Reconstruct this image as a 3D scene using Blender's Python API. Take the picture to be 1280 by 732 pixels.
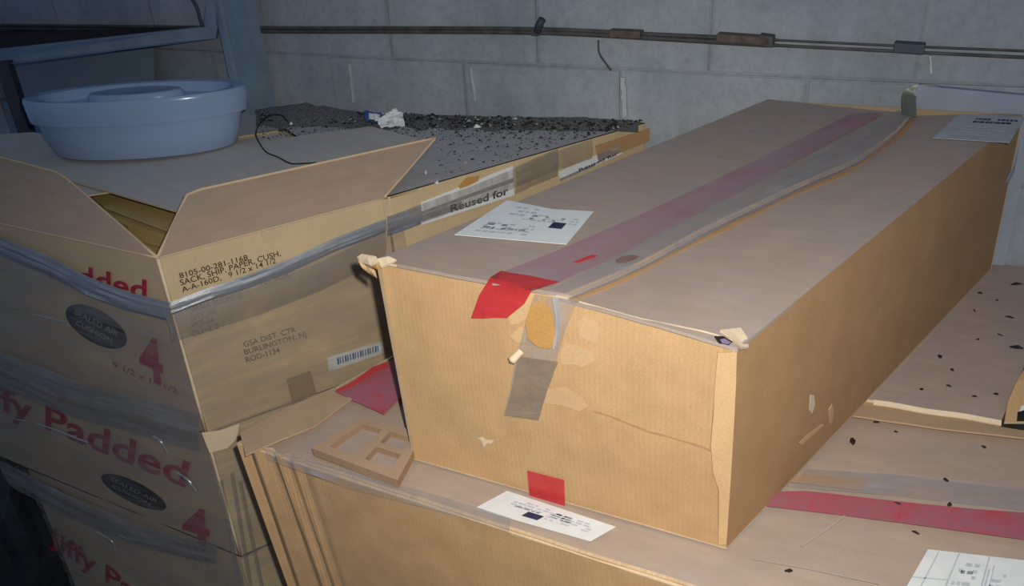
import bpy, bmesh, math, random
from mathutils import Vector, Matrix, noise

for o in list(bpy.data.objects):
    bpy.data.objects.remove(o)
S = bpy.context.scene
COL = S.collection
V = Vector
R = random.Random(7)

# ------------------------------------------------------------------ camera
Z = 1.02                              # height of the top of the big lower carton above the floor
F_PX, PITCH, ROLL, CZ = 1056.404, 0.4794, -0.0658, Z + 0.8293
cp, sp, cr, sr = math.cos(PITCH), math.sin(PITCH), math.cos(ROLL), math.sin(ROLL)
FWD = V((0, cp, -sp)); UP0 = V((0, sp, cp)); RT0 = V((1, 0, 0))
RT = RT0 * cr + UP0 * sr; UPV = -RT0 * sr + UP0 * cr
EYE = V((0, 0, CZ))
cd = bpy.data.cameras.new('camera'); cam = bpy.data.objects.new('camera', cd); COL.objects.link(cam)
cd.sensor_width = 36; cd.lens = 36 * F_PX / 1280; cd.clip_start = 0.02
M3 = Matrix((RT, UPV, -FWD)).transposed()
cam.matrix_world = Matrix.Translation(EYE) @ M3.to_4x4()
S.camera = cam

# ------------------------------------------------------------------ world, lamps, exposure
w = bpy.data.worlds.new('world'); S.world = w; w.use_nodes = True
bg = w.node_tree.nodes['Background']
bg.inputs[0].default_value = (0.38, 0.60, 1.0, 1); bg.inputs[1].default_value = 0.18
# the camera's flash, just right of and above the lens
fl = bpy.data.lights.new('flash', 'SPOT'); fo = bpy.data.objects.new('flash', fl); COL.objects.link(fo)
fl.energy = 72; fl.color = (1.0, 0.95, 0.88); fl.shadow_soft_size = 0.012
fl.spot_size = math.radians(104); fl.spot_blend = 1.0
fo.location = EYE + RT * 0.04 + UPV * 0.05
aim = EYE + FWD * 1.3 + RT * 0.14 - UPV * 0.12
fo.rotation_euler = (aim - fo.location).to_track_quat('-Z', 'Y').to_euler()
S.view_settings.view_transform = 'Standard'
try: S.view_settings.look = 'None'
except Exception: pass
S.view_settings.gamma = 1; S.view_settings.use_curve_mapping = False
S.view_settings.exposure = 0.0

# ------------------------------------------------------------------ geometry helpers
def ray(px, py): return FWD + RT * ((px - 640) / F_PX) - UPV * ((py - 366) / F_PX)
def at(px, py, z):                     # the point of the level plane z seen at a pixel
    d = ray(px, py); return EYE + d * ((z - CZ) / d.z)
def on(px, py, p0, n):                 # the point of any plane seen at a pixel
    d = ray(px, py); return EYE + d * ((p0 - EYE).dot(n) / d.dot(n))

ORG = {}
def setp(o, label=None, cat=None, group=None, kind=None):
    for k, v in (('label', label), ('category', cat), ('group', group), ('kind', kind)):
        if v: o[k] = v
    return o
def thing(name, loc, label, cat, group=None):
    o = bpy.data.objects.new(name, None); COL.objects.link(o); o.location = loc; o.empty_display_size = .05
    ORG[o.name] = V(loc); return setp(o, label, cat, group)
def mk(name, verts, faces, mats, parent=None, org=None, mi=None, smooth=False, uvs=None, label=None, kind=None):
    if parent is not None: org = ORG[parent.name]
    if org is None:
        org = V((sum(v[0] for v in verts) / len(verts), sum(v[1] for v in verts) / len(verts), min(v[2] for v in verts)))
    me = bpy.data.meshes.new(name)
    me.from_pydata([tuple(V(v) - org) for v in verts], [], faces)
    if not isinstance(mats, (list, tuple)): mats = [mats]
    for m in mats: me.materials.append(m)
    if mi: me.polygons.foreach_set('material_index', mi)
    if uvs:
        ul = me.uv_layers.new(name='UVMap')
        for li, vi in enumerate([v for f in faces for v in f]): ul.data[li].uv = uvs[vi]
    if smooth: me.polygons.foreach_set('use_smooth', [True] * len(faces))
    me.update()
    o = bpy.data.objects.new(name, me); COL.objects.link(o); ORG[o.name] = V(org)
    if parent is not None:
        o.parent = parent
    else: o.location = org
    return setp(o, label, None, None, kind)

def panel(name, c00, c10, c11, c01, t, mats, parent, nu=1, nv=1, fn=None, nrm=None, label=None, smooth=False):
    """a board between four corners; face outwards along nrm; fn(u, v) lifts it; mats = [outside, cut edge, inside]"""
    c00, c10, c11, c01 = map(V, (c00, c10, c11, c01))
    n = (c10 - c00).cross(c01 - c00).normalized()
    if nrm is not None and n.dot(nrm) < 0: n = -n
    lu = ((c10 - c00).length + (c11 - c01).length) / 2; lv = ((c01 - c00).length + (c11 - c10).length) / 2
    vs, uv, fs, mi = [], [], [], []
    for layer in (0, 1):
        for j in range(nv + 1):
            for i in range(nu + 1):
                u, v = i / nu, j / nv
                p = c00 * (1 - u) * (1 - v) + c10 * u * (1 - v) + c11 * u * v + c01 * (1 - u) * v
                off = fn(u, v) if fn else 0
                if isinstance(off, V): p = p + off
                else: p = p + n * off
                vs.append(p - n * (t * layer)); uv.append((u * lu, v * lv))
    N = (nu + 1) * (nv + 1)
    flip = (c10 - c00).cross(c01 - c00).dot(n) < 0
    def add(f, m):
        fs.append(f[::-1] if flip else f); mi.append(min(m, len(mats) - 1))
    for j in range(nv):
        for i in range(nu):
            a = j * (nu + 1) + i; b = a + 1; c = b + nu + 1; d = a + nu + 1
            add([a, b, c, d], 0); add([N + d, N + c, N + b, N + a], 2)
    for i in range(nu):
        a, b = i, i + 1; add([b, a, N + a, N + b], 1)
        a, b = nv * (nu + 1) + i, nv * (nu + 1) + i + 1; add([a, b, N + b, N + a], 1)
    for j in range(nv):
        a, b = j * (nu + 1), (j + 1) * (nu + 1); add([a, b, N + b, N + a], 1)
        a, b = j * (nu + 1) + nu, (j + 1) * (nu + 1) + nu; add([b, a, N + a, N + b], 1)
    o = mk(name, vs, fs, mats, parent, mi=mi, uvs=uv, label=label, smooth=smooth)
    if smooth:
        bm = bmesh.new(); bm.from_mesh(o.data); sharpen(bm); bm.to_mesh(o.data); bm.free()
    return o

def sheet(name, pts, t, mats, parent=None, nrm=V((0, 0, 1)), label=None, org=None):
    """a flat outline with thickness t, front face along nrm (points already lie on the front)"""
    pts = [V(p) for p in pts]; n = V(nrm).normalized(); k = len(pts)
    a = V((0, 0, 0))
    for i in range(k): a += pts[i].cross(pts[(i + 1) % k])
    if a.dot(n) < 0: pts = pts[::-1]
    e1 = (pts[1] - pts[0]).normalized(); e2 = n.cross(e1)
    vs = pts + [p - n * t for p in pts]
    fs = [list(range(k)), list(range(2 * k - 1, k - 1, -1))] + [[(i + 1) % k, i, k + i, k + (i + 1) % k] for i in range(k)]
    mats = mats if isinstance(mats, (list, tuple)) else [mats]
    mi = [0, min(2, len(mats) - 1)] + [min(1, len(mats) - 1)] * k
    uv = [((p - pts[0]).dot(e1), (p - pts[0]).dot(e2)) for p in vs]
    return mk(name, vs, fs, mats, parent, mi=mi, uvs=uv, label=label, org=org)

def sharpen(bm, a=math.radians(40)):
    for e in bm.edges:
        e.smooth = len(e.link_faces) == 2 and e.calc_face_angle(0) < a
def ribbon(name, left, right, t, mats, parent, nrm, sub=4, fn=None, label=None, smooth=True):
    """a strip between two polylines of equal length"""
    n = V(nrm).normalized()
    L, Q = [V(p) for p in left], [V(p) for p in right]
    vs, uv, fs = [], [], []
    k = len(L); W = sub + 1; acc = 0
    for i in range(k):
        if i: acc += (L[i] - L[i - 1]).length
        for j in range(W):
            f = j / sub
            p = L[i].lerp(Q[i], f) + n * (fn(i / (k - 1), f) if fn else 0)
            vs.append(p); uv.append((f * (L[i] - Q[i]).length, acc))
    N = len(vs)
    vs += [p - n * t for p in vs]; uv += uv
    for i in range(k - 1):
        for j in range(sub):
            a = i * W + j; fs.append([a, a + 1, a + W + 1, a + W]); fs.append([N + a + W, N + a + W + 1, N + a + 1, N + a])
    for i in range(k - 1):
        a, b = i * W, (i + 1) * W; fs.append([a, b, N + b, N + a]); a += sub; b += sub; fs.append([b, a, N + a, N + b])
    for j in range(sub):
        fs.append([j + 1, j, N + j, N + j + 1]); a = (k - 1) * W + j; fs.append([a, a + 1, N + a + 1, N + a])
    o = mk(name, vs, fs, mats, parent, uvs=uv, smooth=smooth, label=label)
    bm = bmesh.new(); bm.from_mesh(o.data); bmesh.ops.recalc_face_normals(bm, faces=bm.faces); sharpen(bm); bm.to_mesh(o.data); bm.free()
    return o

def lerp_line(pts, n):
    pts = [V(p) for p in pts]; d = [0]
    for a, b in zip(pts, pts[1:]): d.append(d[-1] + (b - a).length)
    out = []
    for i in range(n):
        s = d[-1] * i / (n - 1); j = 0
        while j < len(pts) - 2 and d[j + 1] < s: j += 1
        out.append(pts[j].lerp(pts[j + 1], (s - d[j]) / max(1e-9, d[j + 1] - d[j])))
    return out

def smooth_line(pts, n=40):
    pts = [V(p) for p in pts]; out = []
    q = [pts[0] * 2 - pts[1]] + pts + [pts[-1] * 2 - pts[-2]]
    m = len(pts) - 1
    for i in range(n):
        s = i / (n - 1) * m; j = min(int(s), m - 1); t = s - j
        a, b, c, d = q[j:j + 4]
        out.append(0.5 * (2 * b + (c - a) * t + (2 * a - 5 * b + 4 * c - d) * t * t + (3 * b - a - 3 * c + d) * t ** 3))
    return out

def tube_vf(pts, r, k=8):
    vs, fs = [], []
    for i, p in enumerate(pts):
        d = (pts[min(i + 1, len(pts) - 1)] - pts[max(i - 1, 0)]).normalized()
        a = d.cross(V((0.13, 0.21, 0.97)));
        if a.length < .05: a = d.cross(V((1, 0, 0)))
        a.normalize(); b = d.cross(a)
        rr = r(i / (len(pts) - 1)) if callable(r) else r
        for j in range(k):
            an = 2 * math.pi * j / k; vs.append(p + (a * math.cos(an) + b * math.sin(an)) * rr)
    for i in range(len(pts) - 1):
        for j in range(k):
            fs.append([i * k + j, i * k + (j + 1) % k, (i + 1) * k + (j + 1) % k, (i + 1) * k + j])
    fs.append(list(range(k))[::-1]); fs.append([(len(pts) - 1) * k + j for j in range(k)])
    return vs, fs
def tube(name, pts, r, m, parent=None, k=8, label=None, org=None):
    vs, fs = tube_vf([V(p) for p in pts], r, k); return mk(name, vs, fs, m, parent, smooth=True, label=label, org=org)

def boxv(c, ex, ey, ez):               # a box from a corner and three edge vectors
    c, ex, ey, ez = map(V, (c, ex, ey, ez))
    vs = [c, c + ex, c + ex + ey, c + ey, c + ez, c + ex + ez, c + ex + ey + ez, c + ey + ez]
    fs = [[3, 2, 1, 0], [4, 5, 6, 7], [0, 1, 5, 4], [1, 2, 6, 5], [2, 3, 7, 6], [3, 0, 4, 7]]
    if ex.cross(ey).dot(ez) < 0: fs = [f[::-1] for f in fs]
    return vs, fs
def bevel(o, wd, seg=2):
    bm = bmesh.new(); bm.from_mesh(o.data)
    bmesh.ops.bevel(bm, geom=list(bm.edges), offset=wd, segments=seg, affect='EDGES', profile=.5)
    bm.to_mesh(o.data); bm.free(); return o
def box(name, c, ex, ey, ez, m, parent=None, bev=0, label=None, org=None):
    vs, fs = boxv(c, ex, ey, ez); o = mk(name, vs, fs, m, parent, label=label, org=org)
    return bevel(o, bev) if bev else o

TXT = {}
def text2d(s, bold=0.0, shear=0.0):
    key = (s, bold, shear)
    if key in TXT: return TXT[key]
    cu = bpy.data.curves.new('t', 'FONT'); cu.body = s; cu.offset = bold; cu.shear = shear; cu.resolution_u = 3
    o = bpy.data.objects.new('t', cu); COL.objects.link(o)
    bpy.context.view_layer.update()
    me = o.evaluated_get(bpy.context.evaluated_depsgraph_get()).to_mesh()
    vs = [(v.co.x, v.co.y) for v in me.vertices]; fs = [list(p.vertices) for p in me.polygons]
    x0 = min(v[0] for v in vs); x1 = max(v[0] for v in vs)
    vs = [((x - x0) / (x1 - x0), y / 0.7) for x, y in vs]       # width 1, capital height 1
    bpy.data.objects.remove(o); bpy.data.curves.remove(cu)
    TXT[key] = (vs, fs); return vs, fs
def lettering(lines, m, parent, n, name='lettering', label=None, bold=0.0, lift=.0012):
    """lines: (text, baseline start, baseline end, top of first letter): flat ink on the face with normal n"""
    VS, FS = [], []
    for s, a, b, c in lines:
        a, b, c = V(a), V(b), V(c); vs, fs = text2d(s, bold)
        k = len(VS)
        VS += [a + (b - a) * x + (c - a) * y + n * lift for x, y in vs]
        f2 = [[k + i for i in f] for f in fs]
        if (b - a).cross(c - a).dot(n) < 0: f2 = [f[::-1] for f in f2]
        FS += f2
    return mk(name, VS, FS, m, parent, label=label, kind='stuff')

# ------------------------------------------------------------------ materials
def base(name):
    m = bpy.data.materials.new(name); m.use_nodes = True
    nt = m.node_tree; return m, nt, nt.nodes['Principled BSDF']
def nd(nt, t, **kw):
    n = nt.nodes.new(t)
    for k, v in kw.items():
        if k in n.inputs: n.inputs[k].default_value = v
        else: setattr(n, k, v)
    return n
def coords(nt, kind, scale):
    tc = nd(nt, 'ShaderNodeTexCoord'); mp = nd(nt, 'ShaderNodeMapping'); mp.inputs['Scale'].default_value = scale
    nt.links.new(tc.outputs[kind], mp.inputs['Vector']); return mp.outputs['Vector']
def ramp(nt, fac, stops):
    r = nd(nt, 'ShaderNodeValToRGB'); e = r.color_ramp.elements
    while len(e) < len(stops): e.new(.5)
    for el, (p, c) in zip(e, stops):
        el.position = p; el.color = (*c, 1) if len(c) == 3 else c
    nt.links.new(fac, r.inputs['Fac']); return r.outputs['Color']
def noi(nt, vec, sc, det=4, rough=.6, dist=0.0):
    n = nd(nt, 'ShaderNodeTexNoise'); n.inputs['Scale'].default_value = sc; n.inputs['Detail'].default_value = det
    n.inputs['Roughness'].default_value = rough; n.inputs['Distortion'].default_value = dist
    if vec is not None: nt.links.new(vec, n.inputs['Vector'])
    return n.outputs['Fac']
def mixc(nt, fac, a, b, mode='MIX'):
    n = nd(nt, 'ShaderNodeMix', data_type='RGBA', blend_type=mode)
    for sock, v in ((n.inputs[0], fac), (n.inputs[6], a), (n.inputs[7], b)):
        if hasattr(v, 'is_linked'): nt.links.new(v, sock)
        elif isinstance(v, (int, float)): sock.default_value = v
        else: sock.default_value = (*v, 1)
    return n.outputs[2]
def bump(nt, b, h, st, dist):
    n = nd(nt, 'ShaderNodeBump'); n.inputs['Strength'].default_value = st; n.inputs['Distance'].default_value = dist
    nt.links.new(h, n.inputs['Height']); nt.links.new(n.outputs['Normal'], b.inputs['Normal'])
def sc(c, k): return tuple(min(1, x * k) for x in c)

def cardboard(name, col, vary=.16, dust=None, dust_amt=0.0, flute=None, rough=.85, sp_=.25):
    """kraft board: mottled fibre, faint flutes showing through, optional settled dust"""
    m, nt, b = base(name)
    uv = coords(nt, 'UV', (1, 1, 1))
    c = ramp(nt, noi(nt, uv, 14, 5, .65), [(.25, sc(col, 1 - vary)), (.75, sc(col, 1 + vary))])
    fib = noi(nt, coords(nt, 'UV', (260, 900, 1)), 1, 2, .5)
    c = mixc(nt, .5, c, ramp(nt, fib, [(.3, (.72, .70, .66)), (.7, (1.12, 1.12, 1.1))]), 'MULTIPLY')
    h = noi(nt, uv, 300, 3, .6)
    if flute:                           # direction of the flutes in UV: 'u' or 'v'
        wv = nd(nt, 'ShaderNodeTexWave'); wv.bands_direction = 'X' if flute == 'v' else 'Y'
        wv.inputs['Scale'].default_value = 42; wv.inputs['Distortion'].default_value = .6; wv.inputs['Detail'].default_value = 1
        nt.links.new(uv, wv.inputs['Vector'])
        c = mixc(nt, .16, c, ramp(nt, wv.outputs['Fac'], [(0, (.8, .8, .8)), (1, (1.1, 1.1, 1.1))]), 'MULTIPLY')
    if dust:
        f = ramp(nt, noi(nt, uv, 7, 6, .7, .6), [(.5 - .42 * dust_amt - .1, (0, 0, 0)), (.98 - .4 * dust_amt, (1, 1, 1))])
        f2 = nd(nt, 'ShaderNodeMath', operation='MULTIPLY_ADD'); nt.links.new(f, f2.inputs[0]); f2.inputs[1].default_value = .5; f2.inputs[2].default_value = dust_amt * .5
        c = mixc(nt, f2.outputs[0], c, dust)
        sm = ramp(nt, noi(nt, coords(nt, 'UV', (9, 38, 1)), 1, 4, .7), [(.42, (1, 1, 1)), (.7, (1.16, 1.15, 1.13))])
        c = mixc(nt, .7, c, sm, 'MULTIPLY')
    nt.links.new(c, b.inputs['Base Color']); b.inputs['Roughness'].default_value = rough
    b.inputs['Specular IOR Level'].default_value = sp_
    bump(nt, b, h, .25, .0006)
    return m
def plain(name, col, rough=.6, var=.12, scale=30, spec=.4, metal=0.0, bst=.1, kind='Object'):
    m, nt, b = base(name)
    v = coords(nt, kind, (1, 1, 1)); f = noi(nt, v, scale, 4)
    nt.links.new(ramp(nt, f, [(.3, sc(col, 1 - var)), (.7, sc(col, 1 + var))]), b.inputs['Base Color'])
    b.inputs['Roughness'].default_value = rough; b.inputs['Specular IOR Level'].default_value = spec; b.inputs['Metallic'].default_value = metal
    bump(nt, b, noi(nt, v, scale * 8, 3), bst, .001)
    return m
def film(name, tint, cover, streak=(3, 160), gloss=.12, rough=.28, amount=.5, kind='UV'):
    """clear plastic: transparent with a whitish, streaky, shiny surface"""
    m, nt, b = base(name)
    out = nt.nodes['Material Output']
    v = coords(nt, kind, (streak[0], streak[1], streak[1] if kind == 'Object' else 1))
    f = noi(nt, v, 1, 4, .65, .4)
    f2 = noi(nt, coords(nt, kind, (5, 14, 14)), 1, 3, .6)
    mu = nd(nt, 'ShaderNodeMath', operation='MULTIPLY'); nt.links.new(f, mu.inputs[0]); nt.links.new(f2, mu.inputs[1])
    fac = ramp(nt, mu.outputs[0], [(.1, (cover * (1 - amount),) * 3), (.42, (min(1, cover * (1 + amount)),) * 3)])
    nt.links.new(ramp(nt, f, [(.3, sc(tint, .75)), (.7, sc(tint, 1.2))]), b.inputs['Base Color']); b.inputs['Roughness'].default_value = rough + .25; b.inputs['Specular IOR Level'].default_value = .5
    tr = nd(nt, 'ShaderNodeBsdfTransparent'); gl = nd(nt, 'ShaderNodeBsdfGlossy'); gl.inputs['Roughness'].default_value = rough
    mx = nd(nt, 'ShaderNodeMixShader'); nt.links.new(fac, mx.inputs[0]); nt.links.new(tr.outputs[0], mx.inputs[1]); nt.links.new(b.outputs[0], mx.inputs[2])
    m2 = nd(nt, 'ShaderNodeMixShader'); m2.inputs[0].default_value = gloss
    nt.links.new(mx.outputs[0], m2.inputs[1]); nt.links.new(gl.outputs[0], m2.inputs[2]); nt.links.new(m2.outputs[0], out.inputs['Surface'])
    bp = nd(nt, 'ShaderNodeBump'); bp.inputs['Strength'].default_value = .5; bp.inputs['Distance'].default_value = .004
    nt.links.new(f, bp.inputs['Height']); nt.links.new(bp.outputs['Normal'], gl.inputs['Normal']); nt.links.new(bp.outputs['Normal'], b.inputs['Normal'])
    return m

KRAFT = (.60, .36, .15); DUST = (.33, .30, .305)
M = {
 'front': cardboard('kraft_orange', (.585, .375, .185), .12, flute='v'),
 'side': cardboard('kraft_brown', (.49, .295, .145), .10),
 'top': cardboard('kraft_dusty', (.50, .36, .24), .10, DUST, .55),
 'low_top': cardboard('kraft_dusty_low', (.50, .36, .25), .10, (.36, .32, .30), .45),
 'tan_top': cardboard('kraft_tan', (.52, .36, .225), .12),
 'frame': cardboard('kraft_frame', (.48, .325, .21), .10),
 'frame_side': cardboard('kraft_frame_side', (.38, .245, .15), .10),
 'faint': cardboard('faint_mark', (.44, .37, .32), .08),
 'low_front': cardboard('kraft_low_front', (.56, .35, .175), .14, flute='v'),
 'edge': cardboard('board_edge', (.66, .50, .32), .15),
 'inside': cardboard('board_inside', (.40, .29, .16), .12),
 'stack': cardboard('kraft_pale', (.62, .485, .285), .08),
 'stack_left': cardboard('kraft_pale_left', (.52, .40, .255), .08),  # same board as the text panel, darkened for the face turned from the flash
 'flap': cardboard('kraft_flap', (.43, .30, .20), .10, (.36, .31, .27), .25),
 'lid': cardboard('kraft_lid', (.60, .52, .42), .12, (.52, .51, .50), .55),
 'dirt_top': cardboard('kraft_dirty', (.44, .40, .36), .25, (.42, .425, .44), .6),
 'pale': cardboard('torn_liner', (.68, .46, .23), .12),
 'scuffed': cardboard('scuffed_liner', (.64, .43, .23), .12),
 'cream': cardboard('torn_cream', (.76, .62, .43), .08),
 'liner': cardboard('inner_liner', (.56, .31, .10), .12, flute='v'),
 'brown_tape': cardboard('brown_paper_tape', (.34, .25, .12), .10),
 'kraft_mailer': cardboard('kraft_mailer', (.52, .40, .15), .12),
 'crack': plain('crack_brown', (.36, .20, .085), .9),
 'stain': plain('dark_stain', (.20, .13, .10), .8),
 'black': plain('hole_shade', (.012, .011, .011), .9, kind='Object'),  # flat black that stands for the shade inside holes
 'ink': plain('black_ink', (.045, .035, .03), .7, spec=.2),
 'ink_faded': plain('faded_ink', (.17, .12, .085), .7, .3, 200, spec=.2),
 'redink': plain('red_ink', (.36, .03, .055), .7, .15, 60, spec=.2),
 'oval': plain('oval_ink', (.018, .017, .018), .7, .2, spec=.2),
 'ovaltext': plain('oval_text', (.30, .26, .19), .7, .2, spec=.2),
 'redtape': plain('red_tape', (.56, .042, .045), .45, .10, 60, spec=.5),
 'paper': plain('label_paper', (.74, .77, .76), .55, .05, 40, spec=.35),
 'paper2': plain('label_paper_dusty', (.42, .45, .48), .6, .12, 40, spec=.3),
 'greyink': plain('grey_print', (.26, .28, .30), .7, .25, 90, spec=.2),
 'lightink': plain('light_print', (.50, .53, .56), .7, .1, 90, spec=.2),
 'blueink': plain('blue_print', (.05, .12, .30), .6, .3, 80, spec=.2),
 'navyink': plain('navy_print', (.035, .04, .09), .6, .3, 80, spec=.2),
 'pail': plain('blue_grey_plastic', (.29, .385, .55), .2, .04, 6, spec=.5, bst=.02),
 'steel': plain('blue_grey_steel', (.23, .30, .365), .5, .12, 14, spec=.4),
 'steel_dark': plain('dark_steel', (.05, .06, .08), .6, .25, 14, spec=.4),
 'deck': plain('rusty_deck', (.045, .03, .025), .85, .4, 18, spec=.2),
 'pipe': plain('dirty_conduit', (.075, .075, .07), .65, .35, 25, spec=.3),
 'rust': plain('rusty_coupling', (.115, .085, .07), .7, .35, 50, spec=.3),
 'crumb': plain('dark_crumb', (.022, .02, .02), .9, .5, 40, spec=.2),
 'chip': plain('plaster_chip', (.75, .76, .76), .8, .1, 60, spec=.2),
 'wire': plain('black_wire', (.012, .012, .012), .5, .2, spec=.4),
 'bag': plain('dark_bag', (.018, .021, .026), .3, .3, 9, spec=.6),
 'slab': plain('pale_slab', (.30, .335, .40), .8, .08, 12, spec=.2),
 'smear': plain('mortar_smear', (.50, .53, .54), .9, .1, 40, spec=.1),
 'olive': film('dusty_olive_tape', (.20, .22, .17), .8, (40, 6), .1, .4, .25),
 'film': film('stretch_film', (.44, .38, .31), .17, (1.2, 55), .03, .30, 1.0),
 'film_left': film('stretch_film_left', (.38, .35, .345), .14, (1.5, 42), .07, .28, 1.0),
 'veil': film('gathered_veil', (.40, .38, .37), .30, (40, 3), .08, .25, .8),
 'rope': film('gathered_film', (.33, .38, .45), .50, (160, 4), .10, .28, .5),
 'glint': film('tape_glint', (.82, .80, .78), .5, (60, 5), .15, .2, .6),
 'fold': film('film_fold', (.5, .52, .55), .25, (160, 4), .12, .22, .6),
 'ctape': film('clear_tape', (.44, .42, .42), .26, (60, 5), .04, .3, .7),
 'cthin': film('clear_tape_dusty', (.46, .45, .46), .20, (34, 7), .015, .4, 1.0),
 'btape': film('brown_clear_tape', (.46, .35, .25), .42, (14, 30), .05, .3, .4),
}
def red_dusty():
    m, nt, b = base('red_tape_dusty'); v = coords(nt, 'UV', (1, 1, 1))
    f = noi(nt, v, 16, 5, .7, .5)
    c = ramp(nt, f, [(.30, (.30, .14, .17)), (.52, (.40, .10, .13)), (.74, (.50, .03, .06))])
    nt.links.new(c, b.inputs['Base Color']); b.inputs['Roughness'].default_value = .55
    return m
def red_faded():
    m, nt, b = base('red_tape_faded'); v = coords(nt, 'UV', (1, 1, 1))
    f = noi(nt, v, 9, 5, .7, .5)
    c = ramp(nt, f, [(.3, (.34, .275, .275)), (.55, (.36, .215, .235)), (.8, (.40, .12, .16))])
    nt.links.new(c, b.inputs['Base Color']); b.inputs['Roughness'].default_value = .6
    return m
M['red_dusty'] = red_dusty(); M['red_faded'] = red_faded()
def wall_mat(name, k=1.0):
    m, nt, b = base(name)
    tc = nd(nt, 'ShaderNodeNewGeometry'); P_ = tc.outputs['Position']
    big = noi(nt, P_, 2.6, 6, .62, .3)
    c = ramp(nt, big, [(.28, sc((.26, .295, .325), k)), (.55, sc((.36, .395, .425), k)), (.8, sc((.45, .485, .51), k))])
    fine = noi(nt, P_, 55, 5, .75)
    c = mixc(nt, .55, c, ramp(nt, fine, [(.3, (.70, .71, .72)), (.52, (1, 1, 1)), (.75, (1.14, 1.13, 1.12))]), 'MULTIPLY')
    drip = nd(nt, 'ShaderNodeMapping'); drip.inputs['Scale'].default_value = (16, 16, 1.6); nt.links.new(P_, drip.inputs['Vector'])
    c = mixc(nt, .45, c, ramp(nt, noi(nt, drip.outputs[0], 1, 4, .6), [(.35, (.82, .82, .80)), (.65, (1.08, 1.08, 1.08))]), 'MULTIPLY')
    nt.links.new(c, b.inputs['Base Color']); b.inputs['Roughness'].default_value = .85; b.inputs['Specular IOR Level'].default_value = .2
    bump(nt, b, noi(nt, P_, 140, 4, .7), .5, .003)
    return m
M['wall'] = wall_mat('painted_block', 1.0); M['mortar'] = wall_mat('painted_mortar', .90)
m, nt, b = base('floor_concrete'); g_ = nd(nt, 'ShaderNodeNewGeometry').outputs['Position']
nt.links.new(ramp(nt, noi(nt, g_, 5, 6), [(.3, (.09, .085, .08)), (.7, (.16, .155, .15))]), b.inputs['Base Color']); b.inputs['Roughness'].default_value = .8
M['floor'] = m

# ------------------------------------------------------------------ setting: floor and block wall
H = Z + .3242                          # top of the long carton
WF = at(960, 125, H); WE = at(1279, 143, H)
WD = (WE - WF); WD.z = 0; WD.normalize(); WN = V((-WD.y, WD.x, 0))       # along the wall, into the wall
W0 = WF + WN * .03; W0.z = 0
def wall(px, py, off=0.0): return on(px, py, W0 - WN * off, WN)
def ws(s, z, off=0.0): q = W0 + WD * s - WN * off; return V((q.x, q.y, z))

fl_ = box('floor', (-3.6, -2.2, -.1), (6.6, 0, 0), (0, 6.6, 0), (0, 0, .1), M['floor']); setp(fl_, kind='structure')
c = ws(-3.6, 0, -.004)
wb = box('wall_back', c, WD * 6.2, WN * .18, (0, 0, 2.4), M['mortar'], org=c); setp(wb, kind='structure')
bmsh = []
for i in range(5):
    vs, fs = boxv((-.2045, -.0022 - .0005 * i, -.0975), (.409, 0, 0), (0, .05, 0), (0, 0, .195))
    bm = bmesh.new(); bv = [bm.verts.new(v) for v in vs]
    for f in fs: bm.faces.new([bv[k] for k in f])
    bmesh.ops.bevel(bm, geom=[e for e in bm.edges if all(v.co.y < 0 for v in e.verts)], offset=.003, segments=2, affect='EDGES')
    for v in bm.verts: v.co += V((R.uniform(-1, 1), R.uniform(-.4, .4), R.uniform(-1, 1))) * .001
    me = bpy.data.meshes.new('block'); bm.to_mesh(me); bm.free(); me.materials.append(M['wall']); bmsh.append(me)
ang = math.atan2(WD.y, WD.x)
for k in range(-8, 6):
    zc = Z + .37 + .1 + .2 * k
    if zc < .1 or zc > 2.3: continue
    for j in range(-9, 7):
        s = .4875 - .415 * .5 * ((k + 1) % 2 == 0) + .415 * j - .0
        s = (.28 + .2075 if k % 2 == 0 else .28) + .415 * j
        if not -3.3 < s < 2.3: continue
        o = bpy.data.objects.new('block', R.choice(bmsh)); COL.objects.link(o); o.parent = wb
        o.rotation_euler = (R.uniform(-.003, .003), R.uniform(-.003, .003), ang + R.uniform(-.004, .004))
        p = ws(s, zc, R.uniform(-.001, .001)); o.location = p - c
# drips and smears of mortar
for (x0, y0, x1, y1, wd) in ((778, 97, 781, 146, .007), (436, 80, 441, 128, .0016), (588, 84, 594, 126, .0025), (1163, 70, 1164, 92, .002)):
    a, b_ = wall(x0, y0, .012), wall(x1, y1, .012)
    pts = lerp_line([a, b_], 9)
    l = [p - WD * wd * R.uniform(.5, 1.1) for p in pts]; r_ = [p + WD * wd * R.uniform(.5, 1.1) for p in pts]
    ribbon('mortar_smear', l, r_, .008, M['smear'], wb, -WN, 2)

# conduits on the wall
cd_ = thing('wall_conduit', wall(700, 42, .02), 'pair of thin dirty conduits running along the block wall above the cartons', 'conduit')
up = [(-40, 31), (310, 34.5), (500, 35), (680, 36.5), (830, 43.5), (960, 49.5), (1120, 57), (1290, 64)]
lo = [(-40, 35), (310, 39), (500, 39.5), (680, 41), (830, 48.5), (960, 56), (1120, 64), (1290, 72)]
def run(px):
    q_ = smooth_line([wall(x, y, .02) for x, y in px], 60)
    return [ws(-3.5, q_[0].z - .03, .02)] + q_ + [ws(2.4, q_[-1].z, .02)]
tube('conduit', run(up), lambda t: .0046 if t < .72 else .0024, M['pipe'], cd_)
tube('conduit', run(lo), lambda t: .0052 if t < .72 else .0032, M['pipe'], cd_)
def sleeve(x0, y0, x1, y1, hw, m, nm):
    a, b_ = wall(x0, y0, .034), wall(x1, y1, .034); d = b_ - a
    u = V((0, 0, 1)); box(nm, a - u * hw, d, WN * .03, u * hw * 2, m, cd_, .002)
sleeve(895, 47.5, 962, 52.5, .0085, M['rust'], 'coupling'); sleeve(948, 50.5, 966, 53, .011, M['pipe'], 'collar')
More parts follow.
